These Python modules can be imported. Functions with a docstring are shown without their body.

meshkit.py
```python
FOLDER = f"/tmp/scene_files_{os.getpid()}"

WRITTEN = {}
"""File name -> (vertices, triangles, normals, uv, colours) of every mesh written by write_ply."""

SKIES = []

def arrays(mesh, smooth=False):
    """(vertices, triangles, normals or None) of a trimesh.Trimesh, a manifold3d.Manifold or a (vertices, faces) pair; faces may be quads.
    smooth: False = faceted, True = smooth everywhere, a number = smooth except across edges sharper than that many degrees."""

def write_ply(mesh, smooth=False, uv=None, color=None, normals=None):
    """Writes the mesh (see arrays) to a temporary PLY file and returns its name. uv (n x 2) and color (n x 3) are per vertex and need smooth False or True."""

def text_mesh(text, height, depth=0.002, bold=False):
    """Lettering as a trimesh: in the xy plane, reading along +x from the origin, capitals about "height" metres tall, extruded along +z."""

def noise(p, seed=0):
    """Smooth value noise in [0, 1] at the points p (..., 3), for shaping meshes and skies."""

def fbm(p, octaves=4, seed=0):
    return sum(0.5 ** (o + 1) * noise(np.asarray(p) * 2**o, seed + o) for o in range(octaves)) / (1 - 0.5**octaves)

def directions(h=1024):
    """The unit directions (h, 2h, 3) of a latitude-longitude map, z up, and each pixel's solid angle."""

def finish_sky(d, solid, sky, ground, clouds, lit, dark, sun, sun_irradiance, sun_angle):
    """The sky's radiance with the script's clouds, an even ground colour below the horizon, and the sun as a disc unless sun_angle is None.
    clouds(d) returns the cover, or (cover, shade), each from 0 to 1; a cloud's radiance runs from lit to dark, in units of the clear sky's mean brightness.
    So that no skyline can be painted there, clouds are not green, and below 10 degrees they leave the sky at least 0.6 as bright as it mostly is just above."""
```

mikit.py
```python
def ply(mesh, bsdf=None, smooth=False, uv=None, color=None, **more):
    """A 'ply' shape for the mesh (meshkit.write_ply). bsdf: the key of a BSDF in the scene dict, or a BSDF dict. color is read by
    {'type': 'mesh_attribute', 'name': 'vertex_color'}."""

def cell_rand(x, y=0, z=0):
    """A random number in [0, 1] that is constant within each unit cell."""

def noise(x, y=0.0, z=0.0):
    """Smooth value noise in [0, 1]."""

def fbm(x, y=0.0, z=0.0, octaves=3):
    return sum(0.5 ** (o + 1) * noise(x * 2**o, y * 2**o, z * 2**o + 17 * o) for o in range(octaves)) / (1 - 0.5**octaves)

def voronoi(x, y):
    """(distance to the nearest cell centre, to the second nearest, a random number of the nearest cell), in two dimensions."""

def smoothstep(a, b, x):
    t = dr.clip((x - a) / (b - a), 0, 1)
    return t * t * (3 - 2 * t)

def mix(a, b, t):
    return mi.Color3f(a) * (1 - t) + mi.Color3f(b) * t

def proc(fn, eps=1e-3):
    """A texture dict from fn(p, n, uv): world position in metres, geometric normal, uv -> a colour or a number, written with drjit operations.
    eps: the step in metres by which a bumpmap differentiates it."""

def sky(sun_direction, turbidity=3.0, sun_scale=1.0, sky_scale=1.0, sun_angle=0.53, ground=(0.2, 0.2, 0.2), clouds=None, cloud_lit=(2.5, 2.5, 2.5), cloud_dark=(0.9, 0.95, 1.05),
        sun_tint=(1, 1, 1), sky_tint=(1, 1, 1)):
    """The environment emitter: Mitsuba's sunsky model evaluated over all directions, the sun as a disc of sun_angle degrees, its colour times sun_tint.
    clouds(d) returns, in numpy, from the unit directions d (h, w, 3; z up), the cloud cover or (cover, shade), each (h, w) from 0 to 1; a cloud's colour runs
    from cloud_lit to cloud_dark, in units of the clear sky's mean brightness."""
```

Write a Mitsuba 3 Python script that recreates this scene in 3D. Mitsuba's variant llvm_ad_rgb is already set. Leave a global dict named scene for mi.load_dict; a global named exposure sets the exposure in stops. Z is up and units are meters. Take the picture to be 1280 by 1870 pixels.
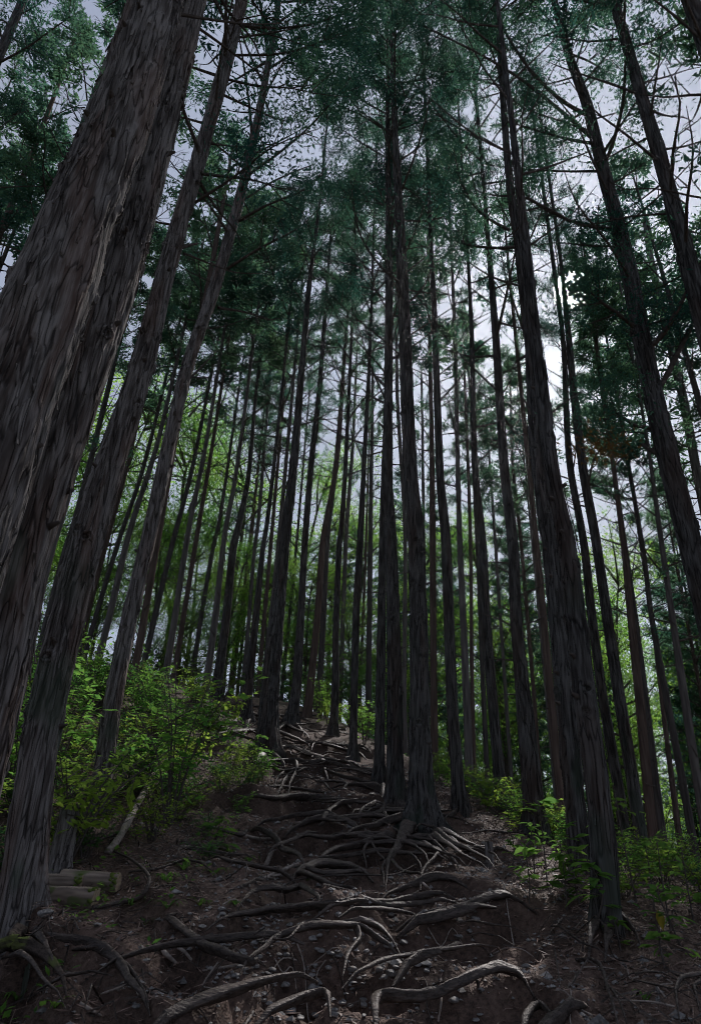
import math
import numpy as np, trimesh, mitsuba as mi, drjit as dr
import mikit, meshkit
from mikit import noise, fbm, mix, smoothstep, proc
from scipy.interpolate import PchipInterpolator, RegularGridInterpolator

T = mi.ScalarTransform4f
scene, labels = {}, {}
rng = np.random.default_rng(7)

# ------------------------------------------------------------------ camera
F_PX, CX, CY = 1200.0, 640.0, 935.0            # the photograph: 1280 x 1870
PITCH, ROLL = math.radians(25.7), math.radians(1.84)
EYE = np.array([0.0, 0.0, 2.2])
FWD = np.array([0, math.cos(PITCH), math.sin(PITCH)])
_R0, _U0 = np.array([1.0, 0, 0]), np.array([0, -math.sin(PITCH), math.cos(PITCH)])
UP = math.cos(ROLL) * _U0 - math.sin(ROLL) * _R0
RIGHT = math.cos(ROLL) * _R0 + math.sin(ROLL) * _U0
scene['camera'] = {'type': 'perspective', 'fov': math.degrees(2 * math.atan(640 / F_PX)), 'fov_axis': 'x',
                   'near_clip': 0.05, 'far_clip': 4000.0,
                   'to_world': T().look_at(origin=EYE.tolist(), target=(EYE + FWD).tolist(), up=UP.tolist())}

# ------------------------------------------------------------------ sky, sun, exposure
def ray(px, py):
    d = FWD + (px - CX) / F_PX * RIGHT - (py - CY) / F_PX * UP
    return d                                        # length chosen so that the depth along FWD is 1
SUN = ray(1045, 528); SUN = SUN / np.linalg.norm(SUN)
def clouds(d):
    n = meshkit.fbm(d * np.array([3.0, 3.0, 5.0]) + 11.3, 4)
    cover = np.clip(0.84 + 0.5 * (n - 0.5), 0, 1)
    shade = np.clip(0.35 + 1.1 * (meshkit.fbm(d * 2.2 + 4.1, 3, 5) - 0.5), 0, 1)
    return cover, shade
scene['sky_light'] = mikit.sky(SUN.tolist(), turbidity=4.5, sun_scale=1.0, sun_angle=2.6, sun_tint=(0.84, 0.98, 1.3), clouds=clouds,
                               cloud_lit=(0.86, 0.94, 1.16), cloud_dark=(0.58, 0.65, 0.84),
                               sky_tint=(0.92, 0.95, 1.05), ground=(0.05, 0.05, 0.05))
exposure = 2.38

# ------------------------------------------------------------------ materials (each one defined once)
def two(d): return {'type': 'twosided', 'bsdf': d}
def rough(fn, spec=0.15, rgh=0.85):
    return {'type': 'principled', 'base_color': proc(fn), 'roughness': rgh, 'specular': spec}
def leafmat(c1, c2, trans, k=2.0, rgh=0.55):
    def fn(p, n, uv):
        return mix(c1, c2, smoothstep(0.25, 0.75, 0.6 * noise(p.x * k, p.y * k, p.z * k) + 0.4 * noise(p.x * 23, p.y * 23, p.z * 23)))
    return {'type': 'principledthin', 'base_color': proc(fn), 'roughness': rgh, 'diff_trans': trans, 'spec_trans': 0.0, 'eta': 1.4}

def bark_fn(p, n, uv):
    streak = smoothstep(0.25, 0.7, noise(p.x * 40 + 2 * noise(p.x * 9, p.y * 9, p.z * 3), p.y * 40, p.z * 3.6))
    fine = noise(p.x * 150, p.y * 150, p.z * 7)
    crack = dr.abs(noise(p.x * 30 + 0.7 * noise(p.x * 7, p.y * 7, p.z * 5), p.y * 30, p.z * 2.2 + 2 * noise(p.x * 14, p.y * 14, 3.0)) - 0.5)
    red = smoothstep(0.5, 0.8, noise(p.x * 9, p.y * 9, p.z * 1.1 + 7))
    big = fbm(p.x * 2.6, p.y * 2.6, p.z * 0.8)
    c = mix((0.060, 0.050, 0.046), (0.225, 0.205, 0.195), smoothstep(0.2, 0.85, 0.30 * streak + 0.42 * fine + 0.4 * (big - 0.25)))
    c = mix(c, (0.17, 0.095, 0.07), 0.28 * red)
    c = c * (0.35 + 0.65 * smoothstep(0.005, 0.055, crack))
    moss = smoothstep(0.62, 0.8, noise(p.x * 6, p.y * 6, p.z * 2.2 + 31)) * smoothstep(5.5, 2.0, p.z)
    return mix(c, (0.06, 0.085, 0.06), 0.6 * moss)
def bark_shaded_fn(p, n, uv):  # bark darkened: backlit shade of centre and right trunks put into the colour
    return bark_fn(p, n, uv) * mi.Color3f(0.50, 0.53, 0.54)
def bark_bump(p, n, uv):
    crack = dr.abs(noise(p.x * 30 + 0.7 * noise(p.x * 7, p.y * 7, p.z * 5), p.y * 30, p.z * 2.2 + 2 * noise(p.x * 14, p.y * 14, 3.0)) - 0.5)
    return 0.9 * smoothstep(0.0, 0.09, crack) + 0.5 * noise(p.x * 60, p.y * 60, p.z * 3.0) + 0.4 * noise(p.x * 170, p.y * 170, p.z * 10)
scene['mat_bark'] = two({'type': 'bumpmap', 'arbitrary': proc(bark_bump), 'scale': 0.012, 'bsdf': rough(bark_fn)})
scene['mat_bark_shaded'] = two({'type': 'bumpmap', 'arbitrary': proc(bark_bump), 'scale': 0.012, 'bsdf': rough(bark_shaded_fn)})
def bark_far_fn(p, n, uv):
    s = noise(p.x * 38, p.y * 38, p.z * 2.2)
    return mix((0.042, 0.038, 0.037), (0.115, 0.105, 0.10), s)
for k_ in ('', '_pale', '_brown'):
  scene['mat_bark_far' + k_] = two({'type': 'diffuse', 'reflectance': proc((lambda t: lambda p, n, uv: bark_far_fn(p, n, uv) * mi.Color3f(*t))({'': (1, 1, 1), '_pale': (1.6, 1.6, 1.6), '_brown': (1.3, 1.05, .95)}[k_]))})
def branch_fn(p, n, uv):
    return mix((0.05, 0.042, 0.038), (0.13, 0.11, 0.10), noise(p.x * 30, p.y * 30, p.z * 30))
scene['mat_branch'] = two({'type': 'diffuse', 'reflectance': proc(branch_fn)})
def root_fn(p, n, uv):
    a = fbm(p.x * 14, p.y * 40, p.z * 40)
    b = noise(p.x * 90, p.y * 160, p.z * 160)
    c = mix((0.028, 0.021, 0.017), (0.120, 0.092, 0.077), smoothstep(0.2, 0.8, 0.65 * a + 0.35 * b))
    w = smoothstep(0.25, 0.95, n.z)               # upward faces paler: light on the root tops put into the colour
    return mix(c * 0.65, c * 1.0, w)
def root_bump(p, n, uv):
    return fbm(p.x * 25, p.y * 80, p.z * 80)
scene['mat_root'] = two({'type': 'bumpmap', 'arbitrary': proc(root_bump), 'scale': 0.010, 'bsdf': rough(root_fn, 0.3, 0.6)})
def mossroot_fn(p, n, uv):
    m = smoothstep(0.45, 0.75, fbm(p.x * 6, p.y * 6, p.z * 6)) * smoothstep(-0.1, 0.6, n.z)
    return mix(root_fn(p, n, uv) * 0.8, (0.11, 0.13, 0.035), m)
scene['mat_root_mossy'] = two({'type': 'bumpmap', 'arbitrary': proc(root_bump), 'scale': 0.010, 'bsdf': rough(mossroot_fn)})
def soil_fn(p, n, uv):
    a = fbm(p.x * 3.1, p.y * 3.1, 0.0)
    b = noise(p.x * 45, p.y * 45, p.z * 45)
    d = noise(p.x * 160, p.y * 160, p.z * 160)
    c = mix((0.034, 0.022, 0.017), (0.155, 0.104, 0.082), smoothstep(0.2, 0.85, 0.45 * a + 0.3 * b + 0.3 * d))
    far = smoothstep(14.0, 40.0, dr.sqrt(p.x * p.x + p.y * p.y))
    return mix(c, (0.05, 0.06, 0.03), far * 0.8)
def soil_bump(p, n, uv):
    return 0.5 * noise(p.x * 40, p.y * 40, p.z * 40) + 0.5 * noise(p.x * 110, p.y * 110, p.z * 110)
scene['mat_soil'] = two({'type': 'bumpmap', 'arbitrary': proc(soil_bump), 'scale': 0.014, 'bsdf': rough(soil_fn, 0.2, 0.8)})
def stone_fn(p, n, uv):
    return mix((0.10, 0.095, 0.092), (0.30, 0.28, 0.265), smoothstep(0.2, 0.8, 0.5 * noise(p.x * 14, p.y * 14, p.z * 14) + 0.5 * noise(p.x * 80, p.y * 80, p.z * 80)))
scene['mat_stone'] = two(rough(stone_fn, 0.3, 0.65))
def litter_fn(p, n, uv):
    return mix((0.07, 0.047, 0.038), (0.30, 0.20, 0.16), noise(p.x * 37, p.y * 37, p.z * 37))
scene['mat_litter'] = two(rough(litter_fn, 0.3, 0.6))
def paletwig_fn(p, n, uv):
    return mix((0.16, 0.13, 0.11), (0.40, 0.34, 0.30), noise(p.x * 50, p.y * 50, p.z * 50))
scene['mat_pale_twig'] = two(rough(paletwig_fn))
def wood_fn(p, n, uv):
    return mix((0.10, 0.075, 0.05), (0.22, 0.17, 0.12), noise(p.x * 8, p.y * 60, p.z * 60))
scene['mat_cut_wood'] = two(rough(lambda p, n, uv: mix((0.17, 0.13, 0.09), (0.34, 0.27, 0.19), noise(p.x * 8, p.y * 60, p.z * 60))))
scene['mat_log'] = two(rough(lambda p, n, uv: mix(mix((0.10, 0.078, 0.062), (0.34, 0.27, 0.22), noise(p.x * 9, p.y * 50, p.z * 50)), (0.09, 0.12, 0.04), 0.8 * smoothstep(0.55, 0.75, noise(p.x * 11, p.y * 11, p.z * 11)))))
scene['mat_moss'] = two({'type': 'diffuse', 'reflectance': proc(lambda p, n, uv: mix((0.05, 0.075, 0.02), (0.13, 0.17, 0.04), noise(p.x * 60, p.y * 60, p.z * 60)))})
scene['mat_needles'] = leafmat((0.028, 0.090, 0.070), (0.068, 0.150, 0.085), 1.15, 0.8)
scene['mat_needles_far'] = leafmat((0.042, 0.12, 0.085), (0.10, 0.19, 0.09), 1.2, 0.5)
scene['mat_broadleaf'] = leafmat((0.13, 0.31, 0.055), (0.27, 0.45, 0.07), 1.5, 0.6)
scene['mat_shrub'] = leafmat((0.085, 0.23, 0.05), (0.20, 0.38, 0.06), 1.35, 1.4)
scene['mat_shrub_yellow'] = leafmat((0.15, 0.27, 0.05), (0.30, 0.42, 0.06), 1.4, 1.4)
scene['mat_shrub_dark'] = leafmat((0.05, 0.15, 0.055), (0.11, 0.23, 0.06), 1.1, 1.4)
scene['mat_big_leaf'] = leafmat((0.10, 0.22, 0.05), (0.16, 0.28, 0.05), 1.15, 2.0, 0.4)
scene['mat_withered'] = leafmat((0.11, 0.07, 0.025), (0.20, 0.12, 0.04), 0.9, 4.0)
scene['mat_yellow_leaf'] = leafmat((0.25, 0.2, 0.03), (0.3, 0.26, 0.06), 0.9, 4.0)
def hill_fn(p, n, uv):
    return mix((0.04, 0.065, 0.05), (0.075, 0.11, 0.06), fbm(p.x * 0.05, p.y * 0.05, p.z * 0.05))
scene['mat_hill'] = two({'type': 'diffuse', 'reflectance': proc(hill_fn)})

# ------------------------------------------------------------------ scene book-keeping
taken = {}
def numbered(name):
    n = taken.get(name, -1) + 1
    taken[name] = n
    return name if n == 0 else f'{name}_{n:03d}'
def add(key, shape, label=None, cat=None, group=None, kind=None):
    scene[key] = shape
    info(key, label, cat, group, kind)
    return key
def info(key, label=None, cat=None, group=None, kind=None):
    d = {k: v for k, v in dict(label=label, category=cat, group=group, kind=kind).items() if v}
    if d: labels[key] = {**labels.get(key, {}), **d}
def part(parent, name, shape, **k):
    return add(numbered(f'{parent}__{name}'), shape, **k)
def joined(meshes):
    vs, fs, at = [], [], 0
    for v, f in meshes:
        vs.append(v); fs.append(np.asarray(f) + at); at += len(v)
    return np.vstack(vs), np.vstack(fs)

# ------------------------------------------------------------------ geometry helpers
def catmull(P, n_per):
    P = np.asarray(P, float)
    if len(P) < 3:
        t = np.linspace(0, 1, n_per + 1)[:, None]
        return P[0] * (1 - t) + P[-1] * t
    Q = np.vstack([2 * P[0] - P[1], P, 2 * P[-1] - P[-2]])
    out = []
    for i in range(1, len(Q) - 2):
        t = np.linspace(0, 1, n_per, endpoint=False)[:, None]
        a, b, c, d = Q[i - 1], Q[i], Q[i + 1], Q[i + 2]
        out.append(0.5 * (2 * b + (c - a) * t + (2 * a - 5 * b + 4 * c - d) * t ** 2 + (3 * b - a - 3 * c + d) * t ** 3))
    out.append(P[-1:])
    return np.vstack(out)
def frames(p):
    t = np.gradient(p, axis=0); t /= np.linalg.norm(t, axis=1, keepdims=True) + 1e-12
    ref = np.array([0, 0, 1.0]) if abs(t[0, 2]) < 0.9 else np.array([1.0, 0, 0])
    a = np.cross(t[0], ref); a /= np.linalg.norm(a)
    A = [a]
    for i in range(1, len(t)):
        a = a - t[i] * (a @ t[i]); a /= np.linalg.norm(a) + 1e-12; A.append(a)
    A = np.array(A)
    return t, A, np.cross(t, A)
def grid_faces(rings, sides):
    i, j = np.meshgrid(np.arange(rings - 1), np.arange(sides), indexing='ij')
    q = np.stack([i * sides + j, i * sides + (j + 1) % sides, (i + 1) * sides + (j + 1) % sides, (i + 1) * sides + j], -1).reshape(-1, 4)
    return np.vstack([q[:, [0, 1, 2]], q[:, [0, 2, 3]]])
def tube(p, r, sides=6, rough_amp=0.0, seed=0, freq=9.0, caps=True):
    p = np.asarray(p, float); r = np.broadcast_to(r, (len(p),))
    t, a, b = frames(p)
    ang = np.arange(sides) * 2 * np.pi / sides
    dirs = np.cos(ang)[None, :, None] * a[:, None] + np.sin(ang)[None, :, None] * b[:, None]
    rr = np.repeat(r[:, None], sides, 1)
    if rough_amp:
        q = p[:, None] + dirs * rr[..., None]
        rr = rr * (1 + rough_amp * 2 * (meshkit.fbm(q * freq, 3, seed) - 0.5) + rough_amp * 0.7 * np.sin(ang * 3 + seed + np.arange(len(p))[:, None] * 0.13))
    v = (p[:, None] + dirs * rr[..., None]).reshape(-1, 3)
    f = grid_faces(len(p), sides)
    if caps:
        n = len(v)
        v = np.vstack([v, p[0], p[-1]])
        k = np.arange(sides); l = (len(p) - 1) * sides
        f = np.vstack([f, np.stack([np.full(sides, n), (k + 1) % sides, k], 1), np.stack([np.full(sides, n + 1), l + k, l + (k + 1) % sides], 1)])
    return v, f
def unproj(px, py, zc): return EYE + ray(px, py) * zc
def depth(P): return float((np.asarray(P) - EYE) @ FWD)

# ------------------------------------------------------------------ ground
_P = PchipInterpolator([-400, -60, -6, 0, 4.1, 5.4, 8, 12.8, 18.5, 24, 28, 40, 80, 200, 900],
                       [-30, -12, -1.0, 0.5, 1.30, 1.58, 2.06, 3.2, 4.9, 6.35, 6.8, 5.0, -3, -25, -60])
_XC = PchipInterpolator([0, 4, 8, 12.8, 18.5, 24, 40], [0.1, 0.2, 0.35, -0.15, -1.9, -3.8, -5.0])
_EDGE = PchipInterpolator([0, 4, 7, 9.5, 11, 15, 20, 24, 40], [6, 5.0, 3.7, 2.3, 2.0, 1.8, 1.9, 2.0, 3.0])
_BANK = PchipInterpolator([0, 5, 9, 14, 22, 30], [0.0, 0.05, 0.35, 1.0, 1.1, 0.5])
def base_h(x, y):
    x, y = np.asarray(x, float), np.asarray(y, float)
    yc = np.clip(y, 0, 40)
    z = _P(np.clip(y, -400, 900))
    d = x - _XC(yc)
    t = d - _EDGE(yc)
    raw = 0.275 * (np.sqrt(t * t + 1) + t - 0.0)
    z = z - 14 * (1 - np.exp(-raw / 14)) + 0.275 * 0.1
    z = z + _BANK(np.clip(y, 0, 30)) * (1 - np.exp(-np.maximum(-d - 1.0, 0) / 2.5))
    q = np.stack([x, y, np.zeros_like(x)], -1)
    far = 1 / (1 + (np.hypot(x, y) / 25) ** 2)
    z = z + 0.26 * (meshkit.fbm(q * 0.9, 3, 1) - 0.5) * far + 0.09 * (meshkit.fbm(q * 4.5, 3, 2) - 0.5) * far
    return z
carve = None
def ground_h(x, y):
    z = base_h(x, y)
    return z + carve(np.stack([x, y], -1)) if carve is not None else z
def hit(px, py, lo=2.0, hi=60.0, fn=None):
    """The first point of the ground on the line of sight."""
    fn = fn or ground_h
    d = ray(px, py)
    t = np.linspace(lo, hi, 1500) ** 1.0
    p = EYE + d * t[:, None]
    below = p[:, 2] < fn(p[:, 0], p[:, 1])
    if not below.any(): return None
    i = int(np.argmax(below))
    if i == 0: return p[0]
    a, b = t[i - 1], t[i]
    for _ in range(16):
        m = 0.5 * (a + b); q = EYE + d * m
        if q[2] < fn(q[0:1], q[1:2])[0]: b = m
        else: a = m
    return EYE + d * b

# ------------------------------------------------------------------ roots across the path: (points as seen, widths, step depth, material, owner, label)
ROOTS = [
 # lower path
 ([(300,1858),(345,1836),(400,1815),(470,1790),(550,1777)], [22,27,26,20,10], .20, 'p', None, 'thick pale root lying across the lower left of the path, nearest the viewer'),
 ([(305,1672),(345,1700),(385,1727),(450,1750),(470,1752)], [12,17,20,20,8], .16, 'r', None, 'dark thick root curving down the left edge of the path'),
 ([(490,1848),(530,1828),(562,1812),(592,1806),(600,1822)], [14,20,20,18,10], .12, 'r', None, 'short stubby root at the bottom of the path, middle of the frame'),
 ([(688,1850),(692,1815),(740,1812),(790,1806),(850,1785),(905,1764),(942,1772),(960,1790)], [12,24,24,22,20,22,18,8], .24, 'r', None, 'long knobbly root over a dark hollow at the lower right of the path'),
 ([(740,1756),(765,1742),(800,1735),(838,1720)], [18,20,14,7], .06, 'r', None, 'short tapering root right of centre on the lower path'),
 ([(452,1752),(480,1730),(510,1705),(560,1690),(620,1686),(660,1690),(690,1708),(712,1724)], [7,10,13,15,15,14,12,6], .22, 'r', None, 'arched root with a hollow below it across the middle of the path'),
 ([(650,1690),(655,1712),(640,1732),(632,1750)], [14,12,9,6], 0, 'r', None, 'root hanging down from the middle of the arched root'),
 ([(400,1678),(455,1662),(545,1655),(600,1650),(645,1642)], [6,13,16,17,12], .18, 'r', None, 'long level root forming a step left of the path centre'),
 ([(600,1655),(640,1646),(710,1643),(780,1630),(812,1630)], [8,14,15,13,6], .12, 'r', None, 'level root forming a step right below the large centre tree'),
 ([(706,1632),(735,1618),(765,1607),(800,1599),(835,1606)], [6,12,17,17,8], .15, 'r', None, 'humped root just below the fanned roots of the centre tree'),
 ([(754,1672),(800,1661),(850,1650),(890,1636),(922,1631),(948,1641)], [12,15,17,18,18,8], .10, 'r', None, 'upper of two thick roots lying together at the right side of the path'),
 ([(754,1680),(795,1672),(845,1662),(875,1650)], [16,23,22,12], .22, 'r', None, 'lower of two thick roots lying together at the right side of the path'),
 ([(440,1648),(462,1628),(495,1621),(525,1624),(550,1619),(582,1637)], [6,10,13,13,13,7], .18, 'r', None, 'crooked root over a dark gap left of the path centre'),
 ([(545,1585),(585,1574),(635,1577),(668,1590)], [12,19,18,9], .16, 'p', None, 'smooth pale bulging root on the path left of the centre tree'),
 ([(545,1590),(580,1603),(612,1616),(645,1620)], [11,11,9,6], .06, 'r', None, 'thin root running down beneath the smooth pale bulging root'),
 ([(376,1643),(420,1625),(450,1615),(470,1603)], [9,12,11,7], .06, 'r', None, 'mossy root at the left edge of the path beside pale twigs'),
 ([(328,1690),(334,1662),(352,1640)], [11,10,7], 0, 'p', None, 'short pale root standing out of the soil at the left edge of the path'),
 ([(470,1508),(500,1525),(520,1548),(550,1562)], [9,11,13,8], .08, 'r', None, 'curved root dropping over the left edge of the middle path'),
 ([(640,1658),(695,1656),(722,1660),(755,1668)], [7,9,9,5], .05, 'r', None, 'slender root lying below the level root under the centre tree'),
 ([(655,1676),(675,1683),(695,1694),(718,1718)], [10,13,11,5], .10, 'r', None, 'root bending down beside a flat stone on the middle path'),
 # middle path
 ([(455,1449),(500,1455),(545,1452),(585,1453),(628,1462)], [8,14,15,13,8], .42, 'r', None, 'long root edging the highest dark step of the path'),
 ([(592,1492),(604,1476),(625,1466),(650,1463),(675,1462)], [8,11,11,10,6], .10, 'p', None, 'pale root bent like an elbow on the upper middle path'),
 ([(480,1499),(530,1490),(570,1483),(600,1481)], [6,9,10,8], .10, 'r', None, 'thin level root below the highest dark step'),
 ([(530,1512),(565,1497),(607,1491),(640,1500),(655,1512)], [7,12,14,12,6], .38, 'r', None, 'bowed root over a black hollow in the middle of the path'),
 ([(595,1494),(640,1490),(678,1487),(712,1491)], [7,11,11,8], .12, 'r', None, 'straight root reaching from the path toward the centre tree'),
 ([(500,1544),(540,1530),(565,1518)], [6,9,6], .05, 'r', None, 'short slanting root on the left half of the middle path'),
 ([(560,1524),(600,1528),(650,1521),(700,1522)], [6,11,12,12], .20, 'r', 'T34', None),
 ([(590,1562),(620,1546),(650,1538),(676,1531),(712,1520)], [7,13,15,17,22], .22, 'r', 'T34', None),
 ([(640,1515),(672,1506),(700,1497),(735,1486)], [7,11,14,18], .10, 'p', 'T34', None),
 ([(748,1500),(735,1525),(722,1548),(709,1570)], [30,22,17,11], .10, 'r', 'T34', None),
 ([(712,1565),(699,1580),(700,1603)], [9,6,4], 0, 'r', 'T34', None),
 ([(710,1566),(707,1585),(705,1612)], [9,7,4], 0, 'r', 'T34', None),
 ([(712,1568),(737,1590),(768,1594)], [8,6,4], 0, 'r', 'T34', None),
 ([(735,1535),(760,1545),(775,1558),(781,1572)], [10,7,5,3], 0, 'r', 'T34', None),
 ([(720,1558),(750,1560),(767,1577)], [8,6,4], 0, 'r', 'T34', None),
 ([(768,1606),(775,1582),(792,1566),(800,1556)], [7,8,8,7], 0, 'r', 'T34', None),
 ([(780,1525),(800,1542),(835,1576)], [12,6,4], 0, 'r', 'T34', None),
 ([(795,1515),(830,1540),(860,1553),(892,1569)], [18,9,6,4], 0, 'r', 'T34', None),
 ([(790,1520),(820,1542),(850,1562),(880,1577)], [14,8,5,3], 0, 'r', 'T34', None),
 ([(800,1512),(838,1530),(878,1548),(905,1560)], [16,9,6,4], 0, 'r', 'T34', None),
 ([(770,1535),(800,1552),(838,1566)], [10,6,4], 0, 'r', 'T34', None),
 ([(675,1534),(664,1552),(668,1574)], [7,5,4], 0, 'r', 'T34', None),
 ([(676,1534),(690,1556),(702,1570)], [7,5,4], 0, 'r', 'T34', None),
 ([(700,1432),(700,1455),(680,1466),(660,1478),(656,1490)], [20,14,11,9,6], .08, 'r', 'T32', None),
 ([(706,1462),(700,1478),(706,1488)], [14,9,5], 0, 'r', 'T32', None),
 ([(715,1470),(690,1474),(672,1480)], [16,10,6], 0, 'r', 'T32', None),
 ([(690,1434),(660,1430),(620,1432)], [16,9,5], .06, 'r', 'T31', None),
 # upper path
 ([(462,1405),(495,1390),(532,1386),(568,1390),(590,1386)], [5,9,10,10,7], .30, 'r', None, 'root bridging a hollow below the big upper left tree'),
 ([(580,1386),(640,1401),(685,1416)], [7,9,6], .14, 'r', None, 'straight root running down right from the root that bridges a hollow'),
 ([(540,1388),(542,1403),(531,1425),(527,1448)], [8,7,6,4], 0, 'p', None, 'pale forked root hanging below the root that bridges a hollow'),
 ([(541,1402),(515,1412),(504,1424)], [6,6,4], 0, 'p', None, 'pale curling root hanging left of the pale forked root'),
 ([(515,1358),(557,1371),(590,1383),(645,1391)], [7,10,10,6], .14, 'r', 'T21', None),
 ([(500,1330),(532,1344),(562,1358)], [8,7,4], .06, 'r', 'T21', None),
 ([(595,1403),(620,1414),(648,1422),(692,1432)], [5,8,8,5], .10, 'r', None, 'thin root crossing toward the twin trees right of the upper path'),
 ([(593,1400),(596,1415),(600,1430)], [5,5,3], 0, 'p', None, 'small pale root tip hanging on the upper path'),
 ([(508,1447),(518,1425),(527,1415)], [8,9,6], .05, 'r', None, 'stout short root below the big upper left tree'),
 ([(375,1324),(410,1327),(430,1316),(442,1302)], [5,7,8,7], .14, 'r', 'T19', None),
 ([(395,1338),(430,1335),(475,1331)], [5,9,7], .14, 'r', 'T19', None),
 ([(455,1312),(450,1328),(446,1340)], [10,8,5], 0, 'r', 'T19', None),
 ([(525,1318),(505,1332),(490,1334)], [12,7,4], .05, 'r', 'T23', None),
 ([(540,1318),(548,1330),(555,1338)], [9,6,4], 0, 'r', 'T23', None),
 ([(480,1372),(468,1390),(455,1396)], [18,11,5], .08, 'r', 'T21', None),
 ([(498,1375),(515,1390),(520,1398)], [16,10,4], .05, 'r', 'T21', None),
 ([(450,1310),(500,1314),(530,1326),(560,1340)], [5,7,7,4], .10, 'r', None, 'slim root crossing the top of the path between two flared trunks'),
 ([(560,1352),(600,1360),(640,1370),(660,1376)], [4,6,7,5], .08, 'r', None, 'slim root crossing high on the path toward the right edge'),
 ([(1098,1662),(1086,1690),(1078,1714)], [26,20,9], .05, 'r', 'T45', None),
 ([(1112,1668),(1113,1694),(1106,1718)], [28,22,10], .05, 'r', 'T45', None),
 ([(1125,1665),(1145,1682),(1160,1702)], [24,14,6], 0, 'r', 'T45', None),
 ([(1060,1585),(1046,1602),(1035,1612)], [22,13,6], 0, 'r', 'T44', None),
 ([(975,1530),(962,1544),(950,1552)], [20,11,5], 0, 'r', 'T42', None),
 ([(838,1474),(826,1484),(815,1490)], [14,8,4], 0, 'r', 'T36', None),
 # left foreground
 ([(72,1690),(100,1707),(140,1716),(185,1728),(215,1752),(240,1788),(262,1815)], [44,26,24,22,18,14,8], .22, 'r', 'T3', None),
 ([(170,1724),(205,1738),(238,1768),(268,1818)], [12,11,10,6], .05, 'r', 'T3', None),
 ([(38,1690),(22,1714),(55,1720),(85,1742),(116,1782)], [30,26,26,20,9], .24, 'm', 'T3', None),
 ([(-30,1745),(0,1728),(30,1716)], [22,26,28], .2, 'm', 'T3', None),
 ([(30,1738),(60,1755),(84,1790),(106,1810)], [12,9,7,4], 0, 'r', 'T3', None),
 ([(70,1698),(84,1726),(96,1750)], [18,10,5], 0, 'r', 'T3', None),
 ([(116,1780),(140,1776),(172,1772)], [8,8,5], 0, 'r', None, 'short reddish root in the hollow under the left foreground root'),
 # right foreground
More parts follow.
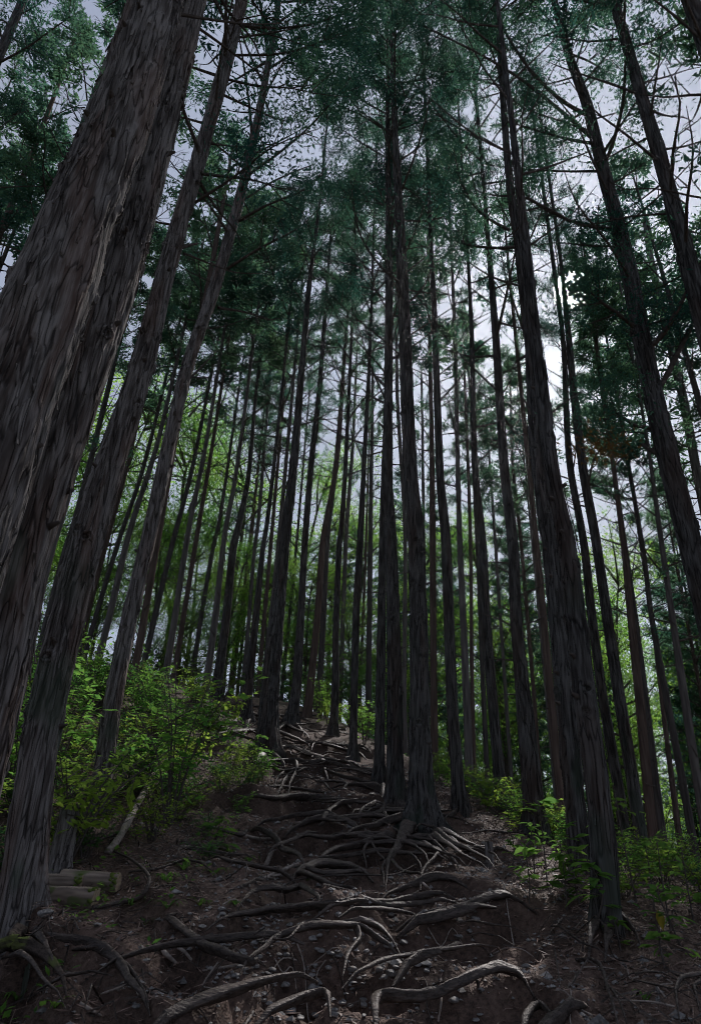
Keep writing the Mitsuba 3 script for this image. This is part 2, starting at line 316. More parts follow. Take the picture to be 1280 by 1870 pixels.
 ([(958,1862),(970,1838),(983,1829),(1004,1848)], [14,18,18,7], .10, 'r', None, 'small arched root at the bottom right of the path'),
 ([(985,1885),(1020,1848),(1040,1830)], [28,28,22], .12, 'p', None, 'thick blunt root end at the bottom right of the path'),
 ([(1076,1748),(1095,1760),(1107,1795),(1117,1825),(1127,1868)], [7,9,8,6,4], 0, 'r', None, 'long root hanging down the bare bank at the lower right'),
 ([(1108,1796),(1130,1825),(1143,1862)], [5,5,3], 0, 'r', None, 'thin root forking right from the long hanging root'),
 ([(1112,1803),(1140,1822),(1162,1838)], [4,4,3], 0, 'r', None, 'thin root forking far right from the long hanging root'),
 ([(1013,1732),(1018,1767),(1026,1815)], [4,3,2], 0, 'r', None, 'thread-thin root hanging straight down at the lower right bank'),
 ([(1056,1772),(1046,1792),(1034,1808)], [4,4,2], 0, 'r', None, 'thread-thin root hanging slantwise at the lower right bank'),
 ([(1020,1690),(1047,1710),(1065,1722),(1090,1731)], [4,5,5,3], 0, 'p', None, 'pale bent root under the leafy plants on the right'),
 ([(1237,1836),(1236,1802),(1248,1783),(1285,1776)], [5,8,9,9], 0, 'p', None, 'pale hooked root at the right frame edge, the upper of two'),
 ([(1270,1815),(1268,1798),(1285,1788)], [6,9,9], 0, 'p', None, 'pale hooked root at the right frame edge, the lower of two'),
 ([(1152,1778),(1185,1774),(1212,1777)], [3,5,3], 0, 'p', None, 'pale level root on the shaded bank at the lower right'),
 ([(1160,1790),(1200,1798),(1235,1806)], [3,5,3], 0, 'r', None, 'brown level root on the shaded bank at the lower right'),
 ([(857,1681),(895,1687),(935,1692)], [3,5,3], .03, 'r', None, 'thin straight root at the right side below the two thick roots'),
 ([(875,1703),(895,1707),(912,1710)], [3,5,3], 0, 'p', None, 'short straight stick-like root at the right side of the path'),
]
root_geo = []
for pts, ws, step, mat, owner, label in ROOTS:
    P, R = [], []
    for (x, y), w in zip(pts, ws):
        q = hit(x, y, 2.0, 60, base_h)
        if q is None: q = unproj(x, y, 8)
        r = 0.84 * w * depth(q) / (2 * F_PX)
        P.append(q + np.array([0, 0, -0.45 * r])); R.append(r)
    root_geo.append((np.array(P), np.array(R), step, mat, owner, label))

g = np.random.default_rng(15)
for k in range(100):                                  # the tangle of smaller roots that knits the path together
    y = 5.0 + 16 * g.random() ** .9; x = float(_XC(y)) + g.normal(0.0, 0.8)
    a = g.normal(0, .45) + (math.pi if g.random() < .5 else 0); L = g.uniform(.35, 1.3); r = g.uniform(.008, .028)
    d = np.array([math.cos(a), math.sin(a)]); m = np.array([-d[1], d[0]]); b1, b2 = g.normal(0, .16, 2)
    c = np.array([np.array([x, y]) + d * L * (s - .5) + m * L * (b1 * math.sin(s * 3.1) + b2 * math.sin(s * 6.3)) for s in np.linspace(0, 1, 5)])
    P = np.column_stack([c, base_h(c[:, 0], c[:, 1]) - .3 * r]); R = r * np.array([.8, 1, 1, .8, .4])
    root_geo.append((P, R, (.10 if r > .022 else .04), 'r', None, None))
# the ground steps down in front of the roots that hold it
gx = np.arange(-5.5, 6.0, 0.035); gy = np.arange(2.4, 26, 0.035)
GX, GY = np.meshgrid(gx, gy, indexing='ij')
C = np.zeros_like(GX)
for P, R, step, mat, owner, label in root_geo:
    if not step: continue
    c = catmull(P[:, :2], 6)
    x0, y0 = c.min(0) - 1.3; x1, y1 = c.max(0) + 1.3
    i0, i1 = np.searchsorted(gx, [x0, x1]); j0, j1 = np.searchsorted(gy, [y0, y1])
    if i1 <= i0 or j1 <= j0: continue
    g = np.stack([GX[i0:i1, j0:j1], GY[i0:i1, j0:j1]], -1)
    best, side = np.full(g.shape[:2], 9.0), np.zeros(g.shape[:2])
    for k in range(len(c) - 1):
        a, b = c[k], c[k + 1]; ab = b - a
        t = np.clip(((g - a) @ ab) / (ab @ ab + 1e-9), 0, 1)
        d = g - (a + t[..., None] * ab)
        s = np.linalg.norm(d, axis=-1)
        if ab[0] * 1.0 < 0: ab = -ab
        m = s < best
        nrm = np.array([-ab[1], ab[0]]) / (np.linalg.norm(ab) + 1e-9)     # points uphill
        endcap = np.sqrt(np.maximum(1 - 0.0, 0))
        side = np.where(m, d @ nrm, side); best = np.where(m, s, best)
    n = 0.7 + 0.6 * meshkit.noise(np.stack([g[..., 0] * 5, g[..., 1] * 5, 0 * g[..., 0]], -1), 4)
    down = step * (1 - np.exp(-(best / 0.07) ** 2)) * np.exp(-best / 0.42) * n
    upf = 0.28 * step * np.exp(-(best / 0.25) ** 2)
    rm = float(R.max()); C[i0:i1, j0:j1] += 0.45 * rm * np.exp(-(best / (1.6 * rm + .02)) ** 2)
    C[i0:i1, j0:j1] += np.where(side < 0, -down, upf * (1 - np.exp(-(best / 0.05) ** 2)))
C = np.maximum(C, -0.5)
carve = RegularGridInterpolator((gx, gy), C, bounds_error=False, fill_value=0.0)

fx = np.concatenate([-np.geomspace(500, 5.2, 70), np.arange(-5.1, 5.6, 0.035), np.geomspace(5.7, 500, 70)])
fy = np.concatenate([-np.geomspace(300, 1, 26), np.arange(0, 2.4, 0.3), np.arange(2.42, 13, 0.035), np.arange(13, 30, 0.12), np.geomspace(30.2, 700, 50)])
XX, YY = np.meshgrid(fx, fy, indexing='ij')
ZZ = ground_h(XX, YY)
q = np.stack([XX, YY, 0 * XX], -1)
near = np.exp(-(np.hypot(XX, YY) / 11) ** 4)
ZZ = ZZ + near * (0.035 * (meshkit.fbm(q * 14, 3, 3) - 0.5) + 0.02 * (meshkit.noise(q * 33, 6) - 0.5))
V = np.stack([XX, YY, ZZ], -1).reshape(-1, 3)
nx, ny = XX.shape
i, j = np.meshgrid(np.arange(nx - 1), np.arange(ny - 1), indexing='ij')
a = (i * ny + j).ravel()
Fq = np.vstack([np.stack([a, a + ny, a + ny + 1], 1), np.stack([a, a + ny + 1, a + 1], 1)])
add('ground', mikit.ply((V, Fq), 'mat_soil', smooth=True), kind='structure')
# a wooded ridge far off to the right
hx = np.linspace(-900, 1100, 160); hyv = np.linspace(420, 900, 40)
HX, HY = np.meshgrid(hx, hyv, indexing='ij')
hz = -60 + 75 * np.exp(-((HY - 640) / 130) ** 2) * (0.75 + 0.5 * meshkit.fbm(np.stack([HX / 210, HY / 260, 0 * HX], -1), 3, 8)) + 7 * meshkit.fbm(np.stack([HX / 9, HY / 9, 0 * HX], -1), 2, 9)
nx2, ny2 = HX.shape
i, j = np.meshgrid(np.arange(nx2 - 1), np.arange(ny2 - 1), indexing='ij'); a = (i * ny2 + j).ravel()
add('hill', mikit.ply((np.stack([HX, HY, hz], -1).reshape(-1, 3), np.vstack([np.stack([a, a + ny2, a + ny2 + 1], 1), np.stack([a, a + ny2 + 1, a + 1], 1)])), 'mat_hill', smooth=True), kind='structure')

# ------------------------------------------------------------------ crown kits (built once at height 22 m, axis on z)
def leaf_tris(P, D, N, L, W):
    """one narrow triangle per row: at P, along D, in the plane of normal N"""
    S = np.cross(D, N); S /= np.linalg.norm(S, axis=1, keepdims=True) + 1e-9
    v = np.stack([P - S * W[:, None] * 0.25, P + D * L[:, None] * 0.55 + S * W[:, None] * 0.5, P + D * L[:, None], P + D * L[:, None] * 0.5 - S * W[:, None] * 0.5], 1)
    k = np.arange(len(P))[:, None] * 4
    return v.reshape(-1, 3), np.vstack([k + [0, 1, 2], k + [0, 2, 3]])
def unit(v): return v / (np.linalg.norm(v, axis=-1, keepdims=True) + 1e-12)
KIT_H = 22.0
def conifer_kit(seed, h0, rmax, n_branch, density):
    """(branch meshes of the dead lower part and of the crown, foliage mesh)"""
    g = np.random.default_rng(seed)
    branches, leaf = [], []
    for k in range(n_branch):
        u = k / (n_branch - 1)
        h = h0 * 0.62 + (KIT_H - 0.4 - h0 * 0.62) * u ** 0.92
        az = k * 2.39996 + g.normal(0, 0.35)
        cu = (h - h0) / (KIT_H - h0)
        dead = cu < 0.06
        L = (g.uniform(0.7, 1.9) if dead else rmax * (0.42 + 0.58 * min(1, cu * 4)) * (1 - 0.86 * max(cu, 0) ** 1.3) * g.uniform(0.75, 1.25)) + 0.15
        el = math.radians(g.uniform(12, 38) if dead else g.uniform(22, 48))
        d0 = np.array([math.cos(az) * math.cos(el), math.sin(az) * math.cos(el), math.sin(el)])
        curve = g.uniform(-0.05, 0.30) * L
        pts = []
        for s in (0, 0.35, 0.7, 1.0):
            pts.append(np.array([0, 0, h]) + d0 * L * s + np.array([0, 0, curve * s * s]) + g.normal(0, 0.03 * L, 3) * s)
        c = catmull(pts, 3)
        r0 = (0.011 + 0.0075 * L) * g.uniform(0.8, 1.2)
        mesh = [tube(c, np.linspace(r0, 0.004, len(c)), 4, caps=False)]
        nt = int(3 + 3 * L) if not dead else int(g.integers(1, 4))
        for _ in range(nt):
            s = g.uniform(0.3, 0.97); i = min(int(s * (len(c) - 1)), len(c) - 2)
            p = c[i]; t = unit(c[i + 1] - c[i])
            sd = unit(np.cross(t, [0, 0, 1])) * g.choice([-1, 1])
            l2 = g.uniform(0.3, 0.75) * (0.5 + 0.35 * L) * (1.1 - 0.6 * s)
            e = p + (0.65 * t + 0.75 * sd + np.array([0, 0, g.uniform(-.15, .3)])) * l2
            m = 0.5 * (p + e) + g.normal(0, 0.04, 3)
            mesh.append(tube([p, m, e], [r0 * 0.4, r0 * 0.28, 0.003], 3, caps=False))
            if not dead or g.random() < 0.15:
                n_s = max(2, int(l2 * 13 * density))
                for ss in g.uniform(0.15, 1.05, n_s):
                    leaf.append((p + (e - p) * ss + g.normal(0, 0.07, 3), unit(e - p), 0))
        if not dead:
            for s in g.uniform(0.35, 1.03, int(L * 7 * density) + 2):
                i = min(int(s * (len(c) - 1)), len(c) - 2)
                leaf.append((c[i] + g.normal(0, 0.07, 3), unit(c[min(i + 1, len(c) - 1)] - c[i]), 1))
        branches.append(joined(mesh))
    stubs = []
    for _ in range(5):
        m = []
        for _ in range(4):
            h, az, L = g.uniform(1.6, h0 * .75), g.uniform(0, 6.28), g.uniform(.22, .62); d = np.array([math.cos(az), math.sin(az), g.uniform(0, .5)])
            m.append(tube([[0, 0, h], [0, 0, h] + d * L * .6, [0, 0, h] + d * L + [0, 0, g.uniform(-.05, .08)]], [.014, .011, .005], 4, caps=False))
        stubs += m
    for _ in range(int(22 * density)):
        leaf.append((np.array([g.normal(0, .12), g.normal(0, .12), KIT_H - g.uniform(0, 1.3)]), np.array([0, 0, 1.0]), 1))
    # each anchor: a flat fan of scale sprays, drooping at the tips
    P = np.array([l[0] for l in leaf]); D = np.array([l[1] for l in leaf])
    keep = meshkit.noise(P * 1.0, seed) > (0.45 if h0 > 5 else 0.40)     # clumps, with gaps between them
    P, D = P[keep], D[keep]; n = len(P)
    N = unit(np.array([0, 0, 1.0]) + g.normal(0, 0.55, (n, 3)))
    S = unit(np.cross(D, N)); D = unit(np.cross(N, S))
    def fans(m, sp, l0, l1, w0, w1):
        out = []
        for k in range(m):
            a = g.uniform(-1.3, 1.3, n)
            d = unit(np.cos(a)[:, None] * D + np.sin(a)[:, None] * S + np.array([0, 0, -0.22]) + g.normal(0, 0.25, (n, 3)))
            out.append(leaf_tris(P + D * g.uniform(-.05, .12, (n, 1)) + g.normal(0, sp, (n, 3)), d, unit(N + g.normal(0, 0.45, (n, 3))), g.uniform(l0, l1, n), g.uniform(w0, w1, n)))
        return joined(out)
    return branches, joined(stubs), fans(16, .07, .05, .13, .017, .038), fans(9, .05, .10, .22, .035, .065)

kits = []
for s in range(6):
    br, st, fo, ff = conifer_kit(100 + s, [10.0, 11.0, 12.0, 10.5, 12.5, 11.5][s], [2.1, 1.8, 2.2, 1.6, 2.0, 2.3][s], [46, 42, 44, 48, 40, 44][s], 1.05)
    kits.append(dict(stubs=mikit.ply(st, 'mat_branch', smooth=True), branch=[mikit.ply(b, 'mat_branch', smooth=True) for b in br], branches=mikit.ply(joined(br), 'mat_branch', smooth=True),
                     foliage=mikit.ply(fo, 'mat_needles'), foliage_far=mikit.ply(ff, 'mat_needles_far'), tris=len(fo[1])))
low_kits = []                                        # trees at the wood's edge keep their branches almost to the ground
for s in range(2):
    br, st, fo, ff = conifer_kit(130 + s, [2.5, 3.5][s], [2.4, 2.0][s], 60, 1.2)
    low_kits.append(dict(stubs=mikit.ply(st, 'mat_branch', smooth=True), branches=mikit.ply(joined(br), 'mat_branch', smooth=True), foliage_far=mikit.ply(ff, 'mat_needles_far')))

# ------------------------------------------------------------------ trees
class Tree:
    def __init__(s, base, axis, radii, H): s.base, s.axis, s.radii, s.H = base, axis, radii, H
    def at(s, h):
        hs = s.axis[:, 2] - s.base[2]
        return np.array([np.interp(h, hs, s.axis[:, k]) for k in range(3)]), float(np.interp(h, hs, s.radii))
def solve_tree(base_px, zc, pts, H):
    if zc is None: B = hit(*base_px)
    else:
        P = unproj(base_px[0], base_px[1], zc); B = np.array([P[0], P[1], float(ground_h(P[0:1], P[1:2])[0])])
    axis, rad = [], []
    for (x, y, w) in sorted(pts, key=lambda p: -p[1]):
        d = ray(x, y); t = (B[:2] - EYE[:2]) @ d[:2] / (d[:2] @ d[:2])
        P = EYE + d * t
        if P[2] > B[2] + 0.5:
            axis.append(P); rad.append(w * t / (2 * F_PX) * 0.97)
    axis, rad = np.array(axis), np.array(rad)
    if zc is not None:                                  # the foot lies straight below what is seen
        k = axis[0] if len(axis) == 1 else axis[0] + (axis[0] - axis[-1]) * ((axis[0][2] - B[2]) / max(axis[-1][2] - axis[0][2], 3)) * 0.7
        B = np.array([k[0], k[1], float(ground_h(k[0:1], k[1:2])[0])])
    axis = np.vstack([B, axis]); rad = np.concatenate([[rad[0] * 1.06], rad])
    top = B[2] + H
    if axis[-1][2] < top - 1:
        lean = (axis[-1] - axis[0])[:2] / max(axis[-1][2] - axis[0][2], 4.0) * 0.5
        e = axis[-1].copy(); e[:2] += lean * (top - e[2]); e[2] = top
        mid = 0.5 * (axis[-1] + e)
        axis = np.vstack([axis, mid, e]); rad = np.concatenate([rad, [0.58 * rad[-1] + 0.01, 0.018]])
    else:
        rad[-1] = max(0.02, min(rad[-1], 0.05))
    rad = np.minimum.accumulate(np.maximum(rad, 0.012))
    h = axis[:, 2] - B[2]
    hs = np.linspace(0, h[-1], 60)
    f = PchipInterpolator(h, axis); fr = PchipInterpolator(h, rad)
    return Tree(B, f(hs), fr(hs), h[-1])

def trunk_mesh(t, sides, seg, hero, seed, flare=0.55, lobes=5):
    hs = np.concatenate([[-0.45, -0.2], np.linspace(0, 1, max(4, int(1 / seg)))[:-1], np.arange(1, t.H if not hero else min(t.H, 1 + hero), seg)])
    if hero and hero + 1 < t.H: hs = np.concatenate([hs, np.arange(1 + hero, t.H, 0.5)])
    hs = np.append(hs, t.H)
    ax = np.array([t.at(max(h, 0))[0] for h in hs]); ax[:, 2] = t.base[2] + hs
    r = np.array([t.at(max(h, 0))[1] for h in hs])
    ang = np.arange(sides) * 2 * np.pi / sides
    hh = np.maximum(hs, 0)[:, None]
    g = np.random.default_rng(seed)
    ph = g.uniform(0, 6.28, 4)
    fl = flare * np.exp(-hh / (1.1 * r[0] + 0.05)) * (1 + 0.55 * np.sin(lobes * ang[None] + ph[0]) + 0.3 * np.sin((lobes - 2) * ang[None] + ph[1]))
    rr = r[:, None] * (1 + fl + 0.035 * np.sin(2 * ang[None] + ph[2] + hh * 0.13) + 0.02 * np.sin(3 * ang[None] + ph[3] - hh * 0.3))
    if hero:
        cs = np.stack([np.cos(ang)[None] * r[:, None] + 0 * hh, np.sin(ang)[None] * r[:, None] + 0 * hh, hh + 0 * ang[None]], -1)
        tw = cs.copy(); a2 = 0.05 * hh; x = cs[..., 0] * np.cos(a2) - cs[..., 1] * np.sin(a2); y = cs[..., 0] * np.sin(a2) + cs[..., 1] * np.cos(a2)
        warp = 0.10 * (meshkit.fbm(np.stack([x * 5, y * 5, hh * 1.6 + 0 * x], -1), 3, seed) - 0.5)
        u = np.stack([(x + warp) * 26, (y + warp) * 26, (hh + 0 * x) * 1.1], -1)
        ridge = 1 - np.abs(2 * meshkit.noise(u, seed + 1) - 1)
        fine = meshkit.fbm(np.stack([(x + warp) * 70, (y + warp) * 70, (hh + 0 * x) * 4], -1), 2, seed + 2)
        plate = meshkit.fbm(np.stack([(x + .5 * warp) * 15, (y + .5 * warp) * 15, (hh + 0 * x) * 3.0], -1), 2, seed + 3)
        plate = np.clip((plate - 0.42) * 11, 0, 1)
        rr = rr + (0.013 * (ridge - 0.75) + 0.009 * (fine - 0.5) + 0.015 * (plate - 0.75)) * min(1.0, r[0] / 0.24)
        for _ in range(int(min(t.H, 9) * 3.6)):                  # healed branch scars: a swollen ring round a hollow
            kh, ka = g.uniform(0.8, min(t.H, 11)), g.uniform(0, 6.28)
            da = (ang[None] - ka + np.pi) % (2 * np.pi) - np.pi
            kr = r[np.argmin(np.abs(hs - kh))]
            dd = np.sqrt((da * kr / 0.048) ** 2 + ((hh - kh) / 0.038) ** 2)
            rr = rr + min(1, kr / .16) * (0.026 * np.exp(-((dd - 1.0) / 0.5) ** 2) - 0.06 * np.exp(-(dd / 0.62) ** 2))
    v = np.stack([ax[:, None, 0] + rr * np.cos(ang)[None], ax[:, None, 1] + rr * np.sin(ang)[None], np.repeat(ax[:, 2:3], sides, 1)], -1).reshape(-1, 3)
    return v, grid_faces(len(hs), sides)

def shear_to(t, kit_h0=9.0):
    """the matrix that puts a crown kit on this tree: scaled to its height, leaning along its axis"""
    a, b = t.at(t.H * 0.45)[0], t.at(t.H * 0.98)[0]
    s = (b[:2] - a[:2]) / (b[2] - a[2])
    o = a[:2] - s * (a[2] - t.base[2])
    return s, o
def kit_matrix(t, width, rot):
    s, o = shear_to(t); k = t.H / KIT_H
    c, n = math.cos(rot) * width, math.sin(rot) * width
    return T(np.array([[c, -n, s[0] * k, o[0]], [n, c, s[1] * k, o[1]], [0, 0, k, t.base[2]], [0, 0, 0, 1]]))
trees, far_trees = {}, []
# crown widths, most of them narrowed so that sunlight gets through
SLIM = dict(t27=.45, t29=.45, t30=.45, t33=.5, t59=.45, t25=.5, t46=.6, t47=.6, t47b=.65, t51b=.65, t48=.95, t49=1.1, t38=.5, t40=.5, T36=.5, T39=.5, t61=.55, T44=.7, T45=.8)
def make_tree(code, base_px, zc, pts, H, label, lod, group=None, kit=None, width=None):
    t = solve_tree(base_px, zc, pts, H)
    key = numbered('conifer_tree')
    seed = len(trees) + 20
    g = np.random.default_rng(seed)
    if lod == 3: m = trunk_mesh(t, 168, 0.019, 7.6, seed, flare=0.4)
    elif lod == 2: m = trunk_mesh(t, 80, 0.032, 7.5, seed, flare={'T34': .95, 'T32': .7, 'T21': .7}.get(code, .22))
    elif lod == 1: m = trunk_mesh(t, 20, 0.25, 0, seed, flare=0.6)
    else: m = trunk_mesh(t, 10, 0.5, 0, seed, flare=0.3)
    part(key, 'trunk', mikit.ply(m, ('mat_bark' if code in ('T1', 'T2', 'T3', 'T4') else 'mat_bark_shaded') if lod >= 1 else 'mat_bark_far' + ('', '_pale', '_brown')[seed % 3], smooth=True))
    info(key, label, 'tree', group)
    width = width or SLIM.get(code) or (0.9 if group == GC else (float(g.uniform(1.0, 1.35)) if lod >= 1 else None))
    kit = kits[kit if kit is not None else int(g.integers(0, 6))]
    M = kit_matrix(t, width or g.uniform(0.95, 1.35), g.uniform(0, 6.28))
    if lod >= 1:
        for b in kit['branch'][:16]: part(key, 'branch', {**b, 'to_world': M})
        if 'upper' not in kit: kit['upper'] = None
        for b in kit['branch'][16:]: part(key, 'branch', {**b, 'to_world': M})
    else:
        part(key, 'branches', {**kit['branches'], 'to_world': M}, kind='stuff')
    if lod <= 1: part(key, 'dead_stubs', {**kit['stubs'], 'to_world': M}, kind='stuff')
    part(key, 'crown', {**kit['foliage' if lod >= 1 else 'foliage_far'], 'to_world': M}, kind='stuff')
    trees[code] = (key, t)
    if group: far_trees.append((key, t.base))
    return key, t

